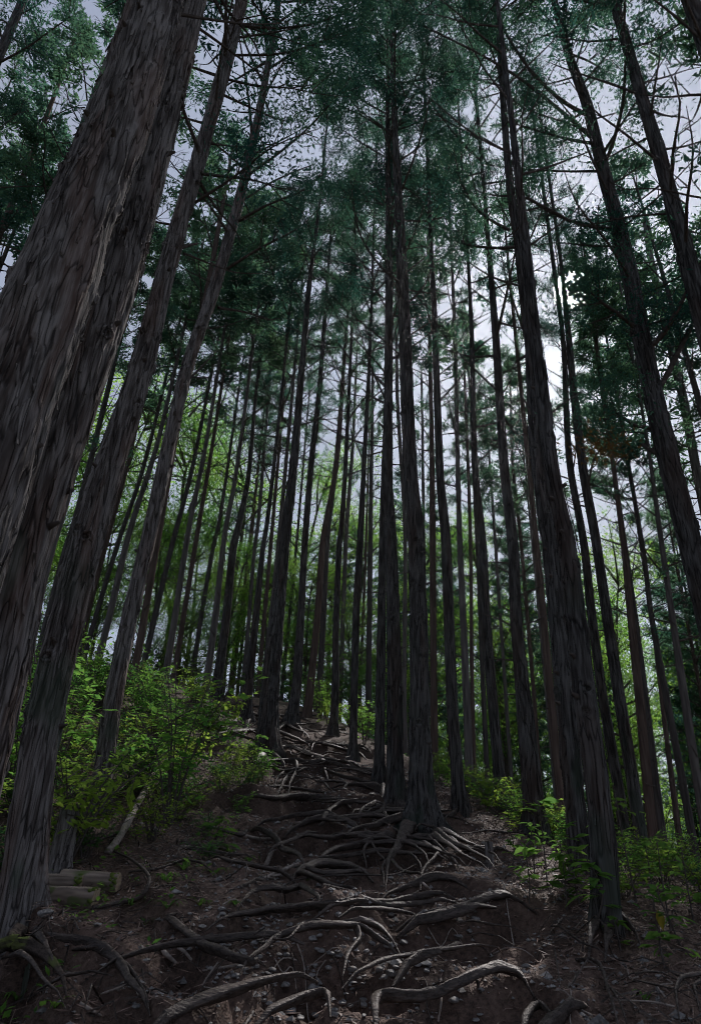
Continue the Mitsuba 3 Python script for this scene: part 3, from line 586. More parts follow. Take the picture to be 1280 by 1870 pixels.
FARL = 'slender conifer among the distant left stand above the leafy bank'
FARC = 'slender dark conifer standing beyond the top of the root path'
FARR = 'slender conifer standing beyond the right edge of the slope'
GL, GC, GR = 'distant conifers above the left bank', 'distant conifers beyond the top of the path', 'distant conifers beyond the right edge'
TREES = [
 ('T1', (118,500), 4.3, [(287,0,90),(208,250,108),(143,400,119),(108,500,136),(70,600,148),(22,700,160),(-50,900,182)], 24, 'largest trunk at the left frame edge, with grey peeling bark and dark knots', 3, None),
 ('T2', (150,700), 4.8, [(348,0,60),(285,250,70),(217,500,80),(146,700,89),(45,1000,98),(-8,1250,105)], 24, 'second thick trunk from the left, reddish shaggy bark, half behind the largest trunk', 3, None),
 ('T3', (42,1690), None, [(441,0,24),(374,250,27),(316,450,32),(250,700,44),(184,900,57),(130,1100,61),(85,1300,65),(54,1500,70)], 23, 'left foreground conifer standing on thick arching mossy roots', 3, None),
 ('T4', (183,1480), None, [(505,30,9),(464,250,16),(400,500,24),(334,700,30),(267,1000,27),(236,1130,29),(210,1260,32),(187,1400,34)], 23, 'conifer rising from the leafy left bank, right of the trunk on mossy roots', 2, None),
 ('T34', (768,1518), None, [(716,120,8),(727,350,17),(739,600,24),(749,860,27),(760,1000,32),(766,1250,37),(768,1440,46)], 22, 'large dark conifer in the centre with a wide flared base and fanned roots', 2, None),
 ('T32', (722,1472), None, [(710,600,15),(708,860,18),(714,1000,22),(718,1130,25),(720,1250,28),(722,1440,37)], 22, 'dark conifer just left of the large centre tree, the nearer of a close pair', 2, None),
 ('T31', (692,1432), None, [(712,560,8),(702,860,12),(698,1000,13),(695,1250,18),(693,1400,20)], 22, 'slim conifer just left of the large centre tree, the farther of a close pair', 1, None),
 ('T44', (1062,1590), None, [(905,0,7),(920,200,11),(932,350,15),(948,450,18),(966,600,22),(983,860,25),(1005,1000,30),(1018,1130,33),(1030,1250,36),(1048,1450,38)], 23, 'left one of the two thick dark trunks standing close together on the right', 2, None),
 ('T45', (1108,1688), None, [(915,60,9),(932,200,12),(949,350,16),(960,450,19),(975,600,23),(990,720,26),(1007,860,29),(1037,1000,35),(1066,1250,42),(1093,1450,46)], 23, 'right one of the two thick dark trunks standing close together, nearest on the right', 2, None),
 ('T21', (487,1376), None, [(588,330,5),(562,550,10),(549,700,13),(535,860,17),(519,1000,21),(506,1130,27),(494,1250,35),(489,1350,38)], 22, 'big conifer at the upper left of the path, its base over a rooty hollow', 2, None),
 ('T23', (530,1320), None, [(584,700,9),(567,860,11),(556,1000,12),(549,1130,14),(542,1250,18)], 21, 'conifer with a one-sided flared base at the very top of the path', 1, None),
 ('T19', (450,1318), None, [(516,700,6),(487,960,9),(480,1000,10),(467,1130,14),(454,1250,18)], 21, 'conifer with spreading roots left of the path top', 1, None),
 ('T36', (840,1478), None, [(785,400,7),(794,600,12),(803,860,15),(815,1000,19),(824,1250,21),(836,1440,25)], 22, 'straight dark conifer on the slope edge, first to the right of the centre tree', 1, None),
 ('T39', (920,1488), None, [(852,430,5),(861,600,8),(868,860,12),(881,1000,17),(887,1130,19),(897,1250,20),(910,1400,22)], 22, 'dark conifer behind yellow-green leaves, second to the right of the centre tree', 1, None),
 ('T42', (982,1532), None, [(884,350,7),(904,600,13),(921,860,17),(937,1000,20),(942,1130,22),(953,1250,26),(962,1340,33),(975,1490,37)], 22, 'dark conifer third to the right of the centre tree, behind the short post', 1, None),
 ('T52', (1226,860), 8.6, [(1012,0,11),(1039,100,15),(1075,200,19),(1099,300,23),(1125,400,27),(1150,500,30),(1168,600,33),(1188,700,36),(1226,860,41),(1262,1000,42)], 21, 'leaning bare conifer at the right with thick bent branches below the sun', 2, None),
 ('T53', (1236,400), 9.2, [(1121,0,18),(1150,100,20),(1179,200,22),(1209,300,26),(1236,400,30),(1262,500,33)], 21, 'conifer leaving the frame at the upper right, beyond the bare branched one', 2, None),
 ('T54', (1230,640), 20, [(1176,400,10),(1194,500,12),(1222,620,14),(1246,720,15),(1272,860,16)], 22, 'thin conifer seen between the two upper right trunks', 0, None),
 ('T55', (1268,20), 9.0, [(1268,20,30)], 21, 'trunk cutting the top right corner of the frame', 1, None),
 ('T56', (22,42), 15, [(42,0,15),(5,85,17)], 23, 'trunk cutting the top left corner of the frame', 1, None),
 ('T57', (65,420), 16, [(130,280,11),(65,420,13),(5,550,14)], 22, 'thin pale trunk left of the largest trunk, the right one of two', 0, None),
 ('T58', (28,355), 18, [(55,290,10),(0,425,12)], 22, 'thin pale trunk left of the largest trunk, the left one of two', 0, None),
 ('T28', (645,1388), None, [(677,600,6),(664,860,9),(657,1000,13),(650,1130,15),(646,1300,15)], 21, 'slim straight conifer on the right edge of the upper path', 1, None),
 ('T26', (608,1343), None, [(638,700,6),(624,960,10),(619,1000,11),(614,1130,12),(612,1280,15)], 21, 'slim conifer among bright shrubs right of the path top', 1, None),
 ('T15', (392,1276), None, [(469,700,6),(455,860,9),(436,960,13),(426,1000,15),(413,1130,16),(398,1240,19)], 21, 'stout conifer on the left skyline with a mossy stump-like foot', 1, None),
 ('t5', (66,1200), 22, [(200,700,9),(135,960,12),(121,1000,12),(66,1200,13)], 21, FARL, 0, GL),
 ('t5b', (70,1150), 13, [(118,930,12),(95,1000,14),(58,1150,15)], 21, 'dark trunk tight behind the second thick trunk on the left', 0, None),
 ('t6', (145,1200), 22, [(230,860,8),(191,1000,11),(145,1200,12)], 21, FARL, 0, GL),
 ('t7', (169,1205), 23, [(260,860,8),(213,1000,9),(169,1205,12)], 21, FARL, 0, GL),
 ('t8', (193,1205), 20, [(290,800,9),(229,1000,12),(206,1100,13),(193,1205,14)], 21, FARL, 0, GL),
 ('t9', (237,1250), 16, [(384,500,11),(320,800,13),(263,1130,14),(237,1250,15)], 22, 'slim conifer tight behind the conifer on the leafy bank', 0, None),
 ('t10', (282,1220), 23, [(350,860,8),(313,1000,10),(282,1220,12)], 21, FARL, 0, GL),
 ('t11', (308,1200), 20, [(378,800,8),(339,1000,11),(308,1200,14)], 21, FARL, 0, GL),
 ('t12', (326,1240), 22, [(390,800,7),(356,1000,9),(326,1240,12)], 21, FARL, 0, GL),
 ('t13', (354,1250), 25, [(399,960,7),(389,1000,8),(354,1250,9)], 20, FARL, 0, GL),
 ('t14', (375,1250), 19, [(432,860,8),(407,1000,10),(394,1120,12),(375,1250,15)], 21, FARL, 0, GL),
 ('t16', (425,1250), 28, [(455,1000,6),(425,1250,8)], 20, FARC, 0, GC),
 ('t17', (435,1250), 30, [(453,1050,6),(435,1250,7)], 20, FARC, 0, GC),
 ('t18', (457,1120), 27, [(492,700,5),(471,960,7),(465,1000,7),(452,1160,8)], 20, FARC, 0, GC),
 ('t20', (470,1250), 24, [(494,1000,7),(470,1250,10)], 20, FARC, 0, GC),
 ('t22', (516,1250), 28, [(541,1000,5),(516,1250,7)], 20, FARC, 0, GC),
 ('t22b', (500,1100), 20, [(508,1000,9),(488,1200,11)], 20, FARC, 0, GC),
 ('t24', (567,1250), 19, [(612,860,9),(588,1000,11),(579,1130,13),(567,1250,16)], 21, FARC, 0, GC),
 ('t25', (584,1250), 22, [(620,800,7),(597,1000,9),(584,1250,12)], 20, FARC, 0, GC),
 ('t27', (622,1250), 26, [(645,800,6),(631,1000,8),(622,1250,9)], 20, FARC, 0, GC),
 ('t29', (658,1250), 30, [(668,1000,5),(658,1250,6)], 20, FARC, 0, GC),
 ('t30', (673,1250), 24, [(676,1000,9),(673,1250,11)], 20, FARC, 0, GC),
 ('t33', (737,1250), 20, [(725,700,7),(740,1000,8),(738,1250,9)], 20, FARC, 0, GC),
 ('t35', (792,1250), 16, [(789,860,10),(790,1000,13),(792,1250,14)], 21, FARC, 0, GC),
 ('t59', (775,1000), 30, [(770,700,4),(774,1000,6)], 20, FARC, 0, GC),
 ('t37', (851,1250), 15, [(830,600,7),(836,860,9),(840,1000,11),(851,1250,14)], 21, FARR, 0, GR),
 ('t38', (862,1250), 21, [(855,860,6),(859,1000,7),(862,1250,8)], 20, FARR, 0, GR),
 ('t40', (882,1250), 22, [(872,1000,8),(882,1250,9)], 20, FARR, 0, GR),
 ('t41', (922,1250), 26, [(905,1000,6),(922,1250,7)], 20, FARR, 0, GR),
 ('t43', (952,1000), 26, [(931,700,4),(937,860,6),(952,1000,7)], 20, FARR, 0, GR),
 ('t46', (1097,1250), 12, [(1026,600,9),(1042,860,13),(1067,1000,15),(1081,1130,17),(1097,1250,18),(1132,1460,21)], 21, 'dark conifer tight right of the close pair of thick trunks', 1, None),
 ('t47', (1127,1250), 11.5, [(1022,460,7),(1037,600,11),(1046,700,14),(1065,860,17),(1090,1000,18),(1109,1130,20),(1127,1250,22),(1160,1460,24)], 21, 'dark conifer between the close pair of thick trunks and the far right stand', 1, None),
 ('t47b', (1165,1250), 15, [(1139,1000,10),(1152,1130,13),(1165,1250,16),(1185,1460,18)], 20, FARR, 0, GR),
 ('t48', (1212,1250), 17, [(1174,1000,8),(1190,1130,10),(1212,1250,12),(1252,1460,14)], 20, FARR, 0, GR),
 ('t49', (1246,1250), 15, [(1180,795,6),(1209,1000,10),(1228,1130,12),(1246,1250,15)], 20, FARR, 0, GR),
 ('t51', (1216,1340), 20, [(1190,1130,6),(1216,1340,9),(1231,1460,11)], 19, FARR, 0, GR),
 ('t51b', (1186,1340), 15, [(1160,1130,11),(1186,1340,14),(1201,1460,15)], 19, FARR, 0, GR),
 ('t60', (1010,1400), 22, [(985,1130,5),(1010,1400,8)], 19, FARR, 0, GR),
 ('t61', (1022,1400), 14, [(990,1100,13),(1012,1340,17),(1025,1460,19)], 20, FARR, 0, GR),
]
for code, bp, zc, pts, H, label, lod, group in TREES:
    make_tree(code, bp, zc, pts, H, label, lod, group)

# more of the same plantation further off: beyond the crest and down the slope on the right
placed = [t.base[:2] for _, t in trees.values()]
SUN_H = SUN[:2] / np.linalg.norm(SUN[:2])
def scatter(n, xr, yr, gap, label, group, Hr, seed, low=0.0):
    g = np.random.default_rng(seed); made = 0
    for _ in range(4000):
        if made >= n: break
        x, y = g.uniform(*xr), g.uniform(*yr)
        if min(np.hypot(x - p[0], y - p[1]) for p in placed) < gap: continue
        if abs(x * SUN_H[1] - y * SUN_H[0]) < 1.5 or (1 < x < 5 and y < 30): continue            # an aisle between the rows, where the sun comes through
        placed.append(np.array([x, y])); made += 1
        z = float(ground_h(np.array([x]), np.array([y]))[0]); H = g.uniform(*Hr)
        key = numbered('conifer_tree'); base = np.array([x, y, z])
        hs = np.linspace(0, 1, 8); lean = g.normal(0, 0.25, 2)
        axis = np.stack([x + lean[0] * hs ** 2, y + lean[1] * hs ** 2, z + H * hs], 1)
        t = Tree(base, axis, g.uniform(0.11, 0.16) * (1 - 0.88 * hs), H)
        part(key, 'trunk', mikit.ply(trunk_mesh(t, 7, 0.8, 0, made + seed, 0.3), 'mat_bark_far' + ('', '_pale', '_brown', '')[made % 4], smooth=True))
        kit = low_kits[made % 2] if g.random() < low else kits[int(g.integers(0, 6))]; M = kit_matrix(t, g.uniform(0.85, 1.25), g.uniform(0, 6.28))
        part(key, 'branches', {**kit['branches'], 'to_world': M}, kind='stuff')
        part(key, 'dead_stubs', {**kit['stubs'], 'to_world': M}, kind='stuff')
        part(key, 'crown', {**kit['foliage_far'], 'to_world': M}, kind='stuff')
        info(key, label, 'tree', group)
        if group in (GL, GC, GR): far_trees.append((key, base))
scatter(6, (-7, 1), (30, 42), 2.2, FARC, GC, (12, 15), 301, .5)
scatter(8, (-9, -3.6), (-6, 1.5), 1.9, 'added conifer out of the frame left of the viewpoint', 'added conifers left of the viewpoint', (18, 22), 308, .5)  # unseen trees added to darken the trunks from the left
scatter(16, (-14, 12), (-22, -5), 3.0, 'conifer out of the frame behind the viewpoint', 'conifers behind the viewpoint', (18, 22), 305)  # unseen rest of the wood, added to darken the camera-facing sides
scatter(124, (2, 38), (22, 66), 2.2, FARR, GR, (14, 22), 302, .75)
scatter(9, (-17, -8.5), (7, 17), 2.3, 'conifer off the left side with its crown filling the top left corner', 'conifers filling the top left corner', (19, 23), 307, .25)
scatter(7, (7.5, 13), (4.5, 11), 2.2, 'conifer off the right side with its crown filling the top right corner', 'conifers filling the top right corner', (19, 23), 309, .1)
scatter(5, (8, 14), (9, 18), 2.4, FARR, GR, (18, 21), 304)

def project(P):
    d = np.asarray(P) - EYE; z = d @ FWD
    return CX + F_PX * (d @ RIGHT) / z, CY - F_PX * (d @ UP) / z
MARKS = [('T3', 'the mossy-root trunk'), ('T4', 'the leafy-bank conifer'), ('T15', 'the stout skyline conifer'), ('T19', 'the spreading-root conifer'), ('T21', 'the big rooty-hollow conifer'),
         ('T23', 'the one-sided conifer'), ('T26', 'the bright-shrub conifer'), ('T28', 'the path-edge conifer'), ('T34', 'the large centre tree'), ('T36', 'the slope-edge conifer'),
         ('T39', 'the yellow-leaf conifer'), ('T42', 'the short-post conifer'), ('T45', 'the close thick pair'), ('t47', 'the far right dark conifer')]
def x_at(code, row):
    pr = [project(p) for p in trees[code][1].axis]; ys = np.array([p[1] for p in pr]); xs = np.array([p[0] for p in pr])
    return float(np.interp(-row, -ys, xs))
marks = sorted((x_at(c, 1150), n) for c, n in MARKS)
gaps = {}
for key, base in far_trees:
    x, y = project(base + [0, 0, 6.0])
    i = sum(x > m[0] for m in marks)
    where = f'left of {marks[0][1]}' if i == 0 else f'right of {marks[-1][1]}' if i == len(marks) else f'between {marks[i - 1][1]} and {marks[i][1]}'
    gaps.setdefault(where, []).append((x, key))
ORD = 'first second third fourth fifth sixth seventh eighth ninth tenth'.split()
for where, found in gaps.items():
    for k, (x, key) in enumerate(sorted(found)):
        labels[key]['group'] = f'distant conifers {where}'
        labels[key]['label'] = (f'distant conifer {where}' + (f', {ORD[k]} from left' if len(found) > 1 else '')) if k < 10 else f'one of many distant conifers standing far {where}'

# roots in place: those of a tree are its parts
for k, (P, R, step, mat, owner, label) in enumerate(root_geo):
    n = 8 if depth(P[0]) < 9 else 5
    c = catmull(P, n); r = np.interp(np.linspace(0, len(R) - 1, len(c)), np.arange(len(R)), R)
    wob = np.stack([meshkit.fbm(c * 3.1 + 5 * k, 2, 31) - 0.5, meshkit.fbm(c * 3.1 + 9 * k, 2, 32) - 0.5, meshkit.fbm(c * 3.1 + 2 * k, 2, 33) - 0.5], 1)
    c = c + wob * np.minimum(r * 1.6, 0.05)[:, None]
    for e, b in ((0, 3), (-1, -4)):                       # both ends dive into the soil
        d = unit(c[e] - c[b]); c[e, 2] -= 0.5 * r[e]
        x = c[e] + d * (0.10 + 2.5 * r[e]) - [0, 0, 1.2 * r[e] + .035]
        c, r = (np.vstack([x, c]), np.append(0.4 * r[0], r)) if e == 0 else (np.vstack([c, x]), np.append(r, 0.4 * r[-1]))
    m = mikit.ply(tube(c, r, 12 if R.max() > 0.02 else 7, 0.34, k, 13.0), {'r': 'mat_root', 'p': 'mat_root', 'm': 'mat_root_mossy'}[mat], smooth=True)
    if owner: part(trees[owner][0], 'root', m)
    elif label: add(numbered('root'), m, label, 'root')
    else: add(numbered('root'), m, 'thin dark root in the tangle across the ' + ('lower' if P[0, 1] < 8 else 'middle' if P[0, 1] < 13 else 'upper') + ' path', 'root', 'tangle of thin roots on the path')

# thick branches that are seen clearly: (tree, points as seen, widths)
LIMBS = [
 ('T52', [(1195,715),(1215,690),(1240,640),(1262,598),(1300,530)], [15,13,12,11,9]), ('T52', [(1182,640),(1212,608),(1240,560),(1285,470)], [13,11,10,8]),
 ('T52', [(1196,782),(1160,776),(1135,760),(1112,745)], [11,8,6,3]), ('T52', [(1206,830),(1182,818),(1170,808)], [13,9,6]),
 ('T52', [(1168,605),(1135,578),(1105,556),(1080,535)], [11,9,7,4]), ('T52', [(1125,418),(1080,412),(1030,398),(985,375),(955,350)], [9,8,7,5,3]),
 ('T52', [(1090,262),(1050,256),(1000,243),(940,225)], [8,6,5,3]), ('T52', [(1078,212),(1030,185),(975,135),(930,70),(900,10)], [9,8,7,6,4]),
 ('T52', [(1088,258),(1040,215),(960,150),(880,100),(770,45)], [9,8,7,5,3]), ('T52', [(1105,300),(1125,240),(1138,180),(1142,100)], [9,8,7,4]),
 ('T3', [(438,46),(510,50),(580,40),(645,18)], [7,5,4,2]), ('T3', [(432,68),(500,58),(570,44)], [6,4,2]), ('T3', [(420,100),(500,98),(560,85),(610,64)], [6,5,4,2]),
 ('T3', [(412,143),(470,156),(530,160),(575,170)], [6,5,3,2]), ('T3', [(362,316),(410,322),(470,330),(530,352)], [7,6,4,2]), ('T3', [(330,452),(350,446),(362,444)], [8,6,4]),
 ('T44', [(945,450),(905,452),(862,448),(830,440)], [8,6,4,2]), ('T44', [(930,420),(880,390),(845,340),(828,270)], [7,5,4,2]),
 ('T44', [(960,360),(1010,385),(1060,410),(1115,415)], [6,5,4,3]), ('T44', [(985,795),(960,735),(950,722)], [8,5,3]), ('T45', [(1000,760),(1030,735),(1065,715)], [6,4,2]),
 ('T4', [(452,320),(520,270),(580,215),(640,140)], [6,5,4,2]), ('T4', [(440,368),(500,330),(570,300)], [5,4,2]), ('T4', [(348,690),(375,662),(395,640)], [6,4,2]), ('T4', [(345,760),(368,735),(385,728)], [5,4,2]),
 ('T34', [(735,520),(690,480),(655,420),(640,330)], [6,5,4,2]), ('T34', [(738,560),(775,520),(800,455)], [6,4,2]),
 ('T32', [(703,705),(680,680),(660,655)], [7,5,3]), ('T32', [(700,735),(675,722),(662,710)], [6,4,3]), ('T32', [(700,780),(690,770)], [6,3]),
 ('T53', [(1262,500),(1240,450),(1232,400)], [8,5,3]), ('T36', [(800,735),(840,690),(868,640)], [5,4,2]), ('T39', [(868,640),(885,625),(903,612)], [6,4,2]), ('T39', [(870,780),(905,772),(920,760)], [5,4,2]),
]
for code, pts, ws in LIMBS:
    key, t = trees[code]
    P, R = [], []
    x, y = pts[0]; d = ray(x, y); B = t.base
    tt = (t.axis[:, :2].mean(0) - EYE[:2]) @ d[:2] / (d[:2] @ d[:2])
    side = 0.25 if len(pts) % 2 else -0.2
    for i, ((x, y), w) in enumerate(zip(pts, ws)):
        w = w * .8; z = tt * (1 + side * 0.25 * i / len(pts))
        P.append(unproj(x, y, z)); R.append(w * z / (2 * F_PX))
    c = catmull(P, 5); r = np.interp(np.linspace(0, len(R) - 1, len(c)), np.arange(len(R)), R)
    part(key, 'branch', mikit.ply(tube(c, r, 7, 0.12, len(P), 8.0), 'mat_branch', smooth=True))
    g = np.random.default_rng(len(scene))
    if len(pts) >= 4:
        tw = []
        for _ in range(9):
            i = int(g.integers(len(c) // 3, len(c) - 1)); L = g.uniform(0.25, 0.7)
            e = c[i] + unit(unit(c[i + 1] - c[i]) * 0.7 + g.normal(0, 0.5, 3) + [0, 0, 0.25]) * L
            tw.append(tube([c[i], 0.5 * (c[i] + e) + g.normal(0, 0.03, 3), e], [0.009, 0.006, 0.003], 4, caps=False))
        part(key, 'twigs', mikit.ply(joined(tw), 'mat_branch', smooth=True), kind='stuff')
        ends = np.array([m[0][-4:].mean(0) for m in tw]); P2 = np.repeat(ends, 160, 0) + g.normal(0, .2, (160 * len(ends), 3)) * [1, 1, .6]; n = len(P2)
        part(key, 'foliage', mikit.ply(leaf_tris(P2, unit(g.normal(0, 1, (n, 3)) + [0, 0, -.3]), unit(np.array([0, 0, 1.0]) + g.normal(0, .6, (n, 3))), g.uniform(.04, .11, n), g.uniform(.014, .032, n)), 'mat_needles'), kind='stuff')
# a bunch of withered foliage
key, t = trees['t47']
g = np.random.default_rng(5); c0 = unproj(1108, 812, 12.5); n = 420
P = c0 + g.normal(0, 1, (n, 3)) * [0.28, 0.25, 0.16]; P[: n // 4] += unproj(1085, 815, 12.5) - c0
part(key, 'withered_spray', mikit.ply(leaf_tris(P, unit(g.normal(0, 1, (n, 3))), unit(g.normal(0, 1, (n, 3))), g.uniform(.08, .17, n), g.uniform(.02, .05, n)), 'mat_withered'), label='withered orange-brown spray of foliage', kind='stuff')
c = catmull([t.at(c0[2] - t.base[2] - 0.5)[0], 0.5 * (t.at(c0[2] - t.base[2])[0] + c0), c0], 5)
part(key, 'branch', mikit.ply(tube(c, np.linspace(.025, .008, len(c)), 5), 'mat_branch', smooth=True))

# peeling bark strips and branch stubs of the nearest trunks
def strip(t, h, ang, L, w, g):
    p0, r0 = t.at(h); n = 6
    out = []
    lift = g.uniform(0.004, 0.03)
    for i in range(n):
        s = i / (n - 1); p, r = t.at(h + L * s)
        a = ang + 0.12 * s * g.uniform(-1, 1)
        rad = r + 0.006 + lift * (abs(2 * s - 1) ** 2 if g.random() < 2 else 0) * (1 if s < 0.5 else 0.4)
        for k in (-0.5, 0.5):
            aa = a + k * w * (1 - 0.5 * abs(2 * s - 1)) / r
            out.append([p[0] + rad * math.cos(aa), p[1] + rad * math.sin(aa), p[2]])
    v = np.array(out)
    cen = np.repeat(v.reshape(n, 2, 3).mean(1), 2, 0); ax = np.array([t.at(h + L * i / (n - 1))[0] for i in range(n) for _ in (0, 1)])
    v2 = v - unit((cen - ax) * [1, 1, 0]) * 0.006
    vv = np.vstack([v, v2]); f = []
    m = 2 * n
    for i in range(n - 1):
        a, b, c, d = 2 * i, 2 * i + 1, 2 * i + 3, 2 * i + 2
        f += [[a, b, c], [a, c, d], [m + a, m + c, m + b], [m + a, m + d, m + c], [a, d, m + d], [a, m + d, m + a], [b, m + b, m + c], [b, m + c, c]]
    f += [[0, m, m + 1], [0, m + 1, 1], [m - 2, m - 1, 2 * m - 1], [m - 2, 2 * m - 1, 2 * m - 2]]
    return vv, np.array(f)
for code, n, top in (('T1', 90, 7.5), ('T2', 80, 7.5), ('T3', 70, 7), ('T4', 36, 7), ('T34', 30, 6), ('T44', 24, 7), ('T45', 24, 7)):
    key, t = trees[code]; g = np.random.default_rng(len(key) + n)
    to_cam = math.atan2(-t.base[1], -t.base[0])
    for _ in range(n):
        part(key, 'bark_strip', mikit.ply(strip(t, g.uniform(0.4, top), to_cam + g.uniform(-1.75, 1.75), g.uniform(0.18, 0.7), g.uniform(0.012, 0.035), g), 'mat_bark' if n > 30 else 'mat_bark_shaded', smooth=False))
    for _ in range(9 if n > 40 else 6):
        h, a = g.uniform(1.0, top), to_cam + g.uniform(-1.6, 1.6)
        p, r = t.at(h); d = np.array([math.cos(a), math.sin(a), 0.35]); L = g.uniform(0.03, 0.075)
        c = np.array([p + d * (r - 0.03), p + d * (r + L * 0.5), p + d * (r + L) + [0, 0, -.004]])
        part(key, 'branch_stub', mikit.ply(tube(c, [0.026, 0.016, 0.009], 8, 0.25, 3, 40), 'mat_branch', smooth=True))

# ------------------------------------------------------------------ broadleaf trees behind the left stand
def broadleaf_kit(seed, H, spread, n_clump, per):
    g = np.random.default_rng(seed)
    limbs, anchors = [], []
    stem = catmull([[0, 0, -0.5], [g.normal(0, .2), g.normal(0, .2), H * 0.4], [g.normal(0, .5), g.normal(0, .5), H * 0.75], [g.normal(0, .6), g.normal(0, .6), H * 0.97]], 8)
    limbs.append(tube(stem, np.linspace(0.16, 0.02, len(stem)), 8, 0.1, seed))
    for k in range(22):
        i = int(g.uniform(0.12, 0.95) * (len(stem) - 1)); p = stem[i]
        az = k * 2.4 + g.normal(0, .4); el = math.radians(g.uniform(15, 60)); L = spread * g.uniform(0.55, 1.1)
        d = np.array([math.cos(az) * math.cos(el), math.sin(az) * math.cos(el), math.sin(el)])
        c = catmull([p, p + d * L * 0.5 + g.normal(0, .2, 3), p + d * L + [0, 0, 0.2 * L] + g.normal(0, .3, 3)], 6)
        limbs.append(tube(c, np.linspace(0.065, 0.012, len(c)), 5, 0.1, seed + k))
        for _ in range(n_clump // 22):
            j = int(g.uniform(0.3, 1) * (len(c) - 1)); e = c[j] + g.normal(0, 0.55, 3) * [1, 1, 0.6]
            limbs.append(tube([c[j], 0.5 * (c[j] + e) + g.normal(0, .05, 3), e], [0.012, 0.008, 0.004], 3, caps=False)); anchors.append(e)
    A = np.repeat(np.array(anchors), per, 0); n = len(A)
    P = A + g.normal(0, 1, (n, 3)) * [0.36, 0.36, 0.15]
    D = unit(g.normal(0, 1, (n, 3)) + [0, 0, -0.2]); N = unit(np.array([0, 0, 1.0]) + g.normal(0, 0.6, (n, 3)))
    return joined(limbs), leaf_tris(P, D, N, g.uniform(0.09, 0.18, n), g.uniform(0.06, 0.11, n))
bkits = []
for s in range(3):
    w, l = broadleaf_kit(500 + s, 14, [3.6, 4.2, 3.2][s], 400, 32)
    bkits.append((mikit.ply(w, 'mat_branch', smooth=True), mikit.ply(l, 'mat_broadleaf')))
g = np.random.default_rng(77)
for k, (x, y, s) in enumerate([(-18.5, 29, 1.05), (-15, 30, 1.15), (-11.5, 28.5, 1.0), (-8.5, 30.5, 1.1), (-5.5, 30, .95), (-2.5, 32, 1.0), (-13, 25.5, .75), (-16.5, 25, .85), (-21, 31, 1.2), (0.5, 34, 1.0),
                               (4, 34, 1.0), (9, 40, 1.1), (15, 38, 1.0), (21, 36, 1.0), (7, 30, .9), (12, 31, .9), (18, 30, .9), (26, 40, 1.1), (13, 46, 1.2), (20, 47, 1.2), (6, 47, 1.2), (30, 48, 1.2), (16, 24, .7), (10, 24.5, .75), (-14, 25.5, .5), (-12, 26.5, .5), (-10, 25.8, .45), (-8.2, 27, .5), (-6.6, 26.4, .45), (-5, 27.5, .5), (-3.4, 27, .42), (-1.6, 28, .5), (.2, 27, .45), (-9.2, 29, .6), (-7, 29, .6), (2.0, 28, .5)]):
    key = numbered('broadleaf_tree'); zz = float(ground_h(np.array([x]), np.array([y]))[0])
    M = T().translate([x, y, zz]).rotate([0, 0, 1], float(g.uniform(0, 360))).scale([s, s, s])
    wd, lv = bkits[k % 3]
    part(key, 'trunk', {**wd, 'to_world': M}); part(key, 'crown', {**lv, 'to_world': M}, kind='stuff')
    if x < 1: info(key, ('low young broadleaf tree on the crest behind the left stand of conifers' if s < .7 else 'tall sunlit yellow-green broadleaf tree glowing behind the left conifers'), 'tree', 'broadleaf trees behind the left stand')
    else: info(key, 'green broadleaf tree low down beyond the right slope edge', 'tree', 'broadleaf trees beyond the right edge')

# ------------------------------------------------------------------ shrubs
def blade(P, D, N, L, W):
    """a leaf folded along its midrib: four triangles"""
    S = unit(np.cross(D, N)); N = np.cross(S, D)
    b, m, t = P, P + D * L[:, None] * .5 - N * W[:, None] * .12, P + D * L[:, None] - N * L[:, None] * .12
    l, r = P + D * L[:, None] * .45 + S * W[:, None] * .5, P + D * L[:, None] * .45 - S * W[:, None] * .5
    k = np.arange(len(P))[:, None] * 5
    return np.stack([b, m, t, l, r], 1).reshape(-1, 3), np.vstack([k + [0, 1, 3], k + [1, 2, 3], k + [0, 4, 1], k + [1, 4, 2]])
def shrub_kit(seed, h, spread, stems, leaf_l, n_leaf):
    g = np.random.default_rng(seed); wood = []; P, D = [], []
    for k in range(stems):
        az = k * 2.4 + g.normal(0, .3); e = np.array([math.cos(az) * spread * g.uniform(.3, 1), math.sin(az) * spread * g.uniform(.3, 1), h * g.uniform(.6, 1)])
        c = catmull([[0, 0, -.08], e * [.35, .35, .55], e], 6)
        wood.append(tube(c, np.linspace(.009, .003, len(c)), 4, caps=False))
        for _ in range(6):
            i = int(g.uniform(.35, 1) * (len(c) - 2)); tw = unit(g.normal(0, 1, 3) * [1, 1, .35] + [0, 0, .15]) * g.uniform(.15, .42) * h
            wood.append(tube([c[i], c[i] + tw * .5 + [0, 0, .02], c[i] + tw], [.004, .003, .002], 3, caps=False))
            for s in np.linspace(.2, 1.0, n_leaf):
                sd = unit(np.cross(tw, [0, 0, 1.0])) * g.choice([-1, 1])
                P.append(c[i] + tw * s + g.normal(0, .012, 3)); D.append(unit(tw * .8 / np.linalg.norm(tw) + sd * .9 + g.normal(0, .25, 3)))
    P, D = np.array(P), np.array(D); n = len(P)
    L = g.uniform(.7, 1.3, n) * leaf_l
    return joined(wood), blade(P, D, unit(np.array([0, 0, 1.0]) + g.normal(0, .38, (n, 3))), L, L * g.uniform(.4, .6, n))
skits = []
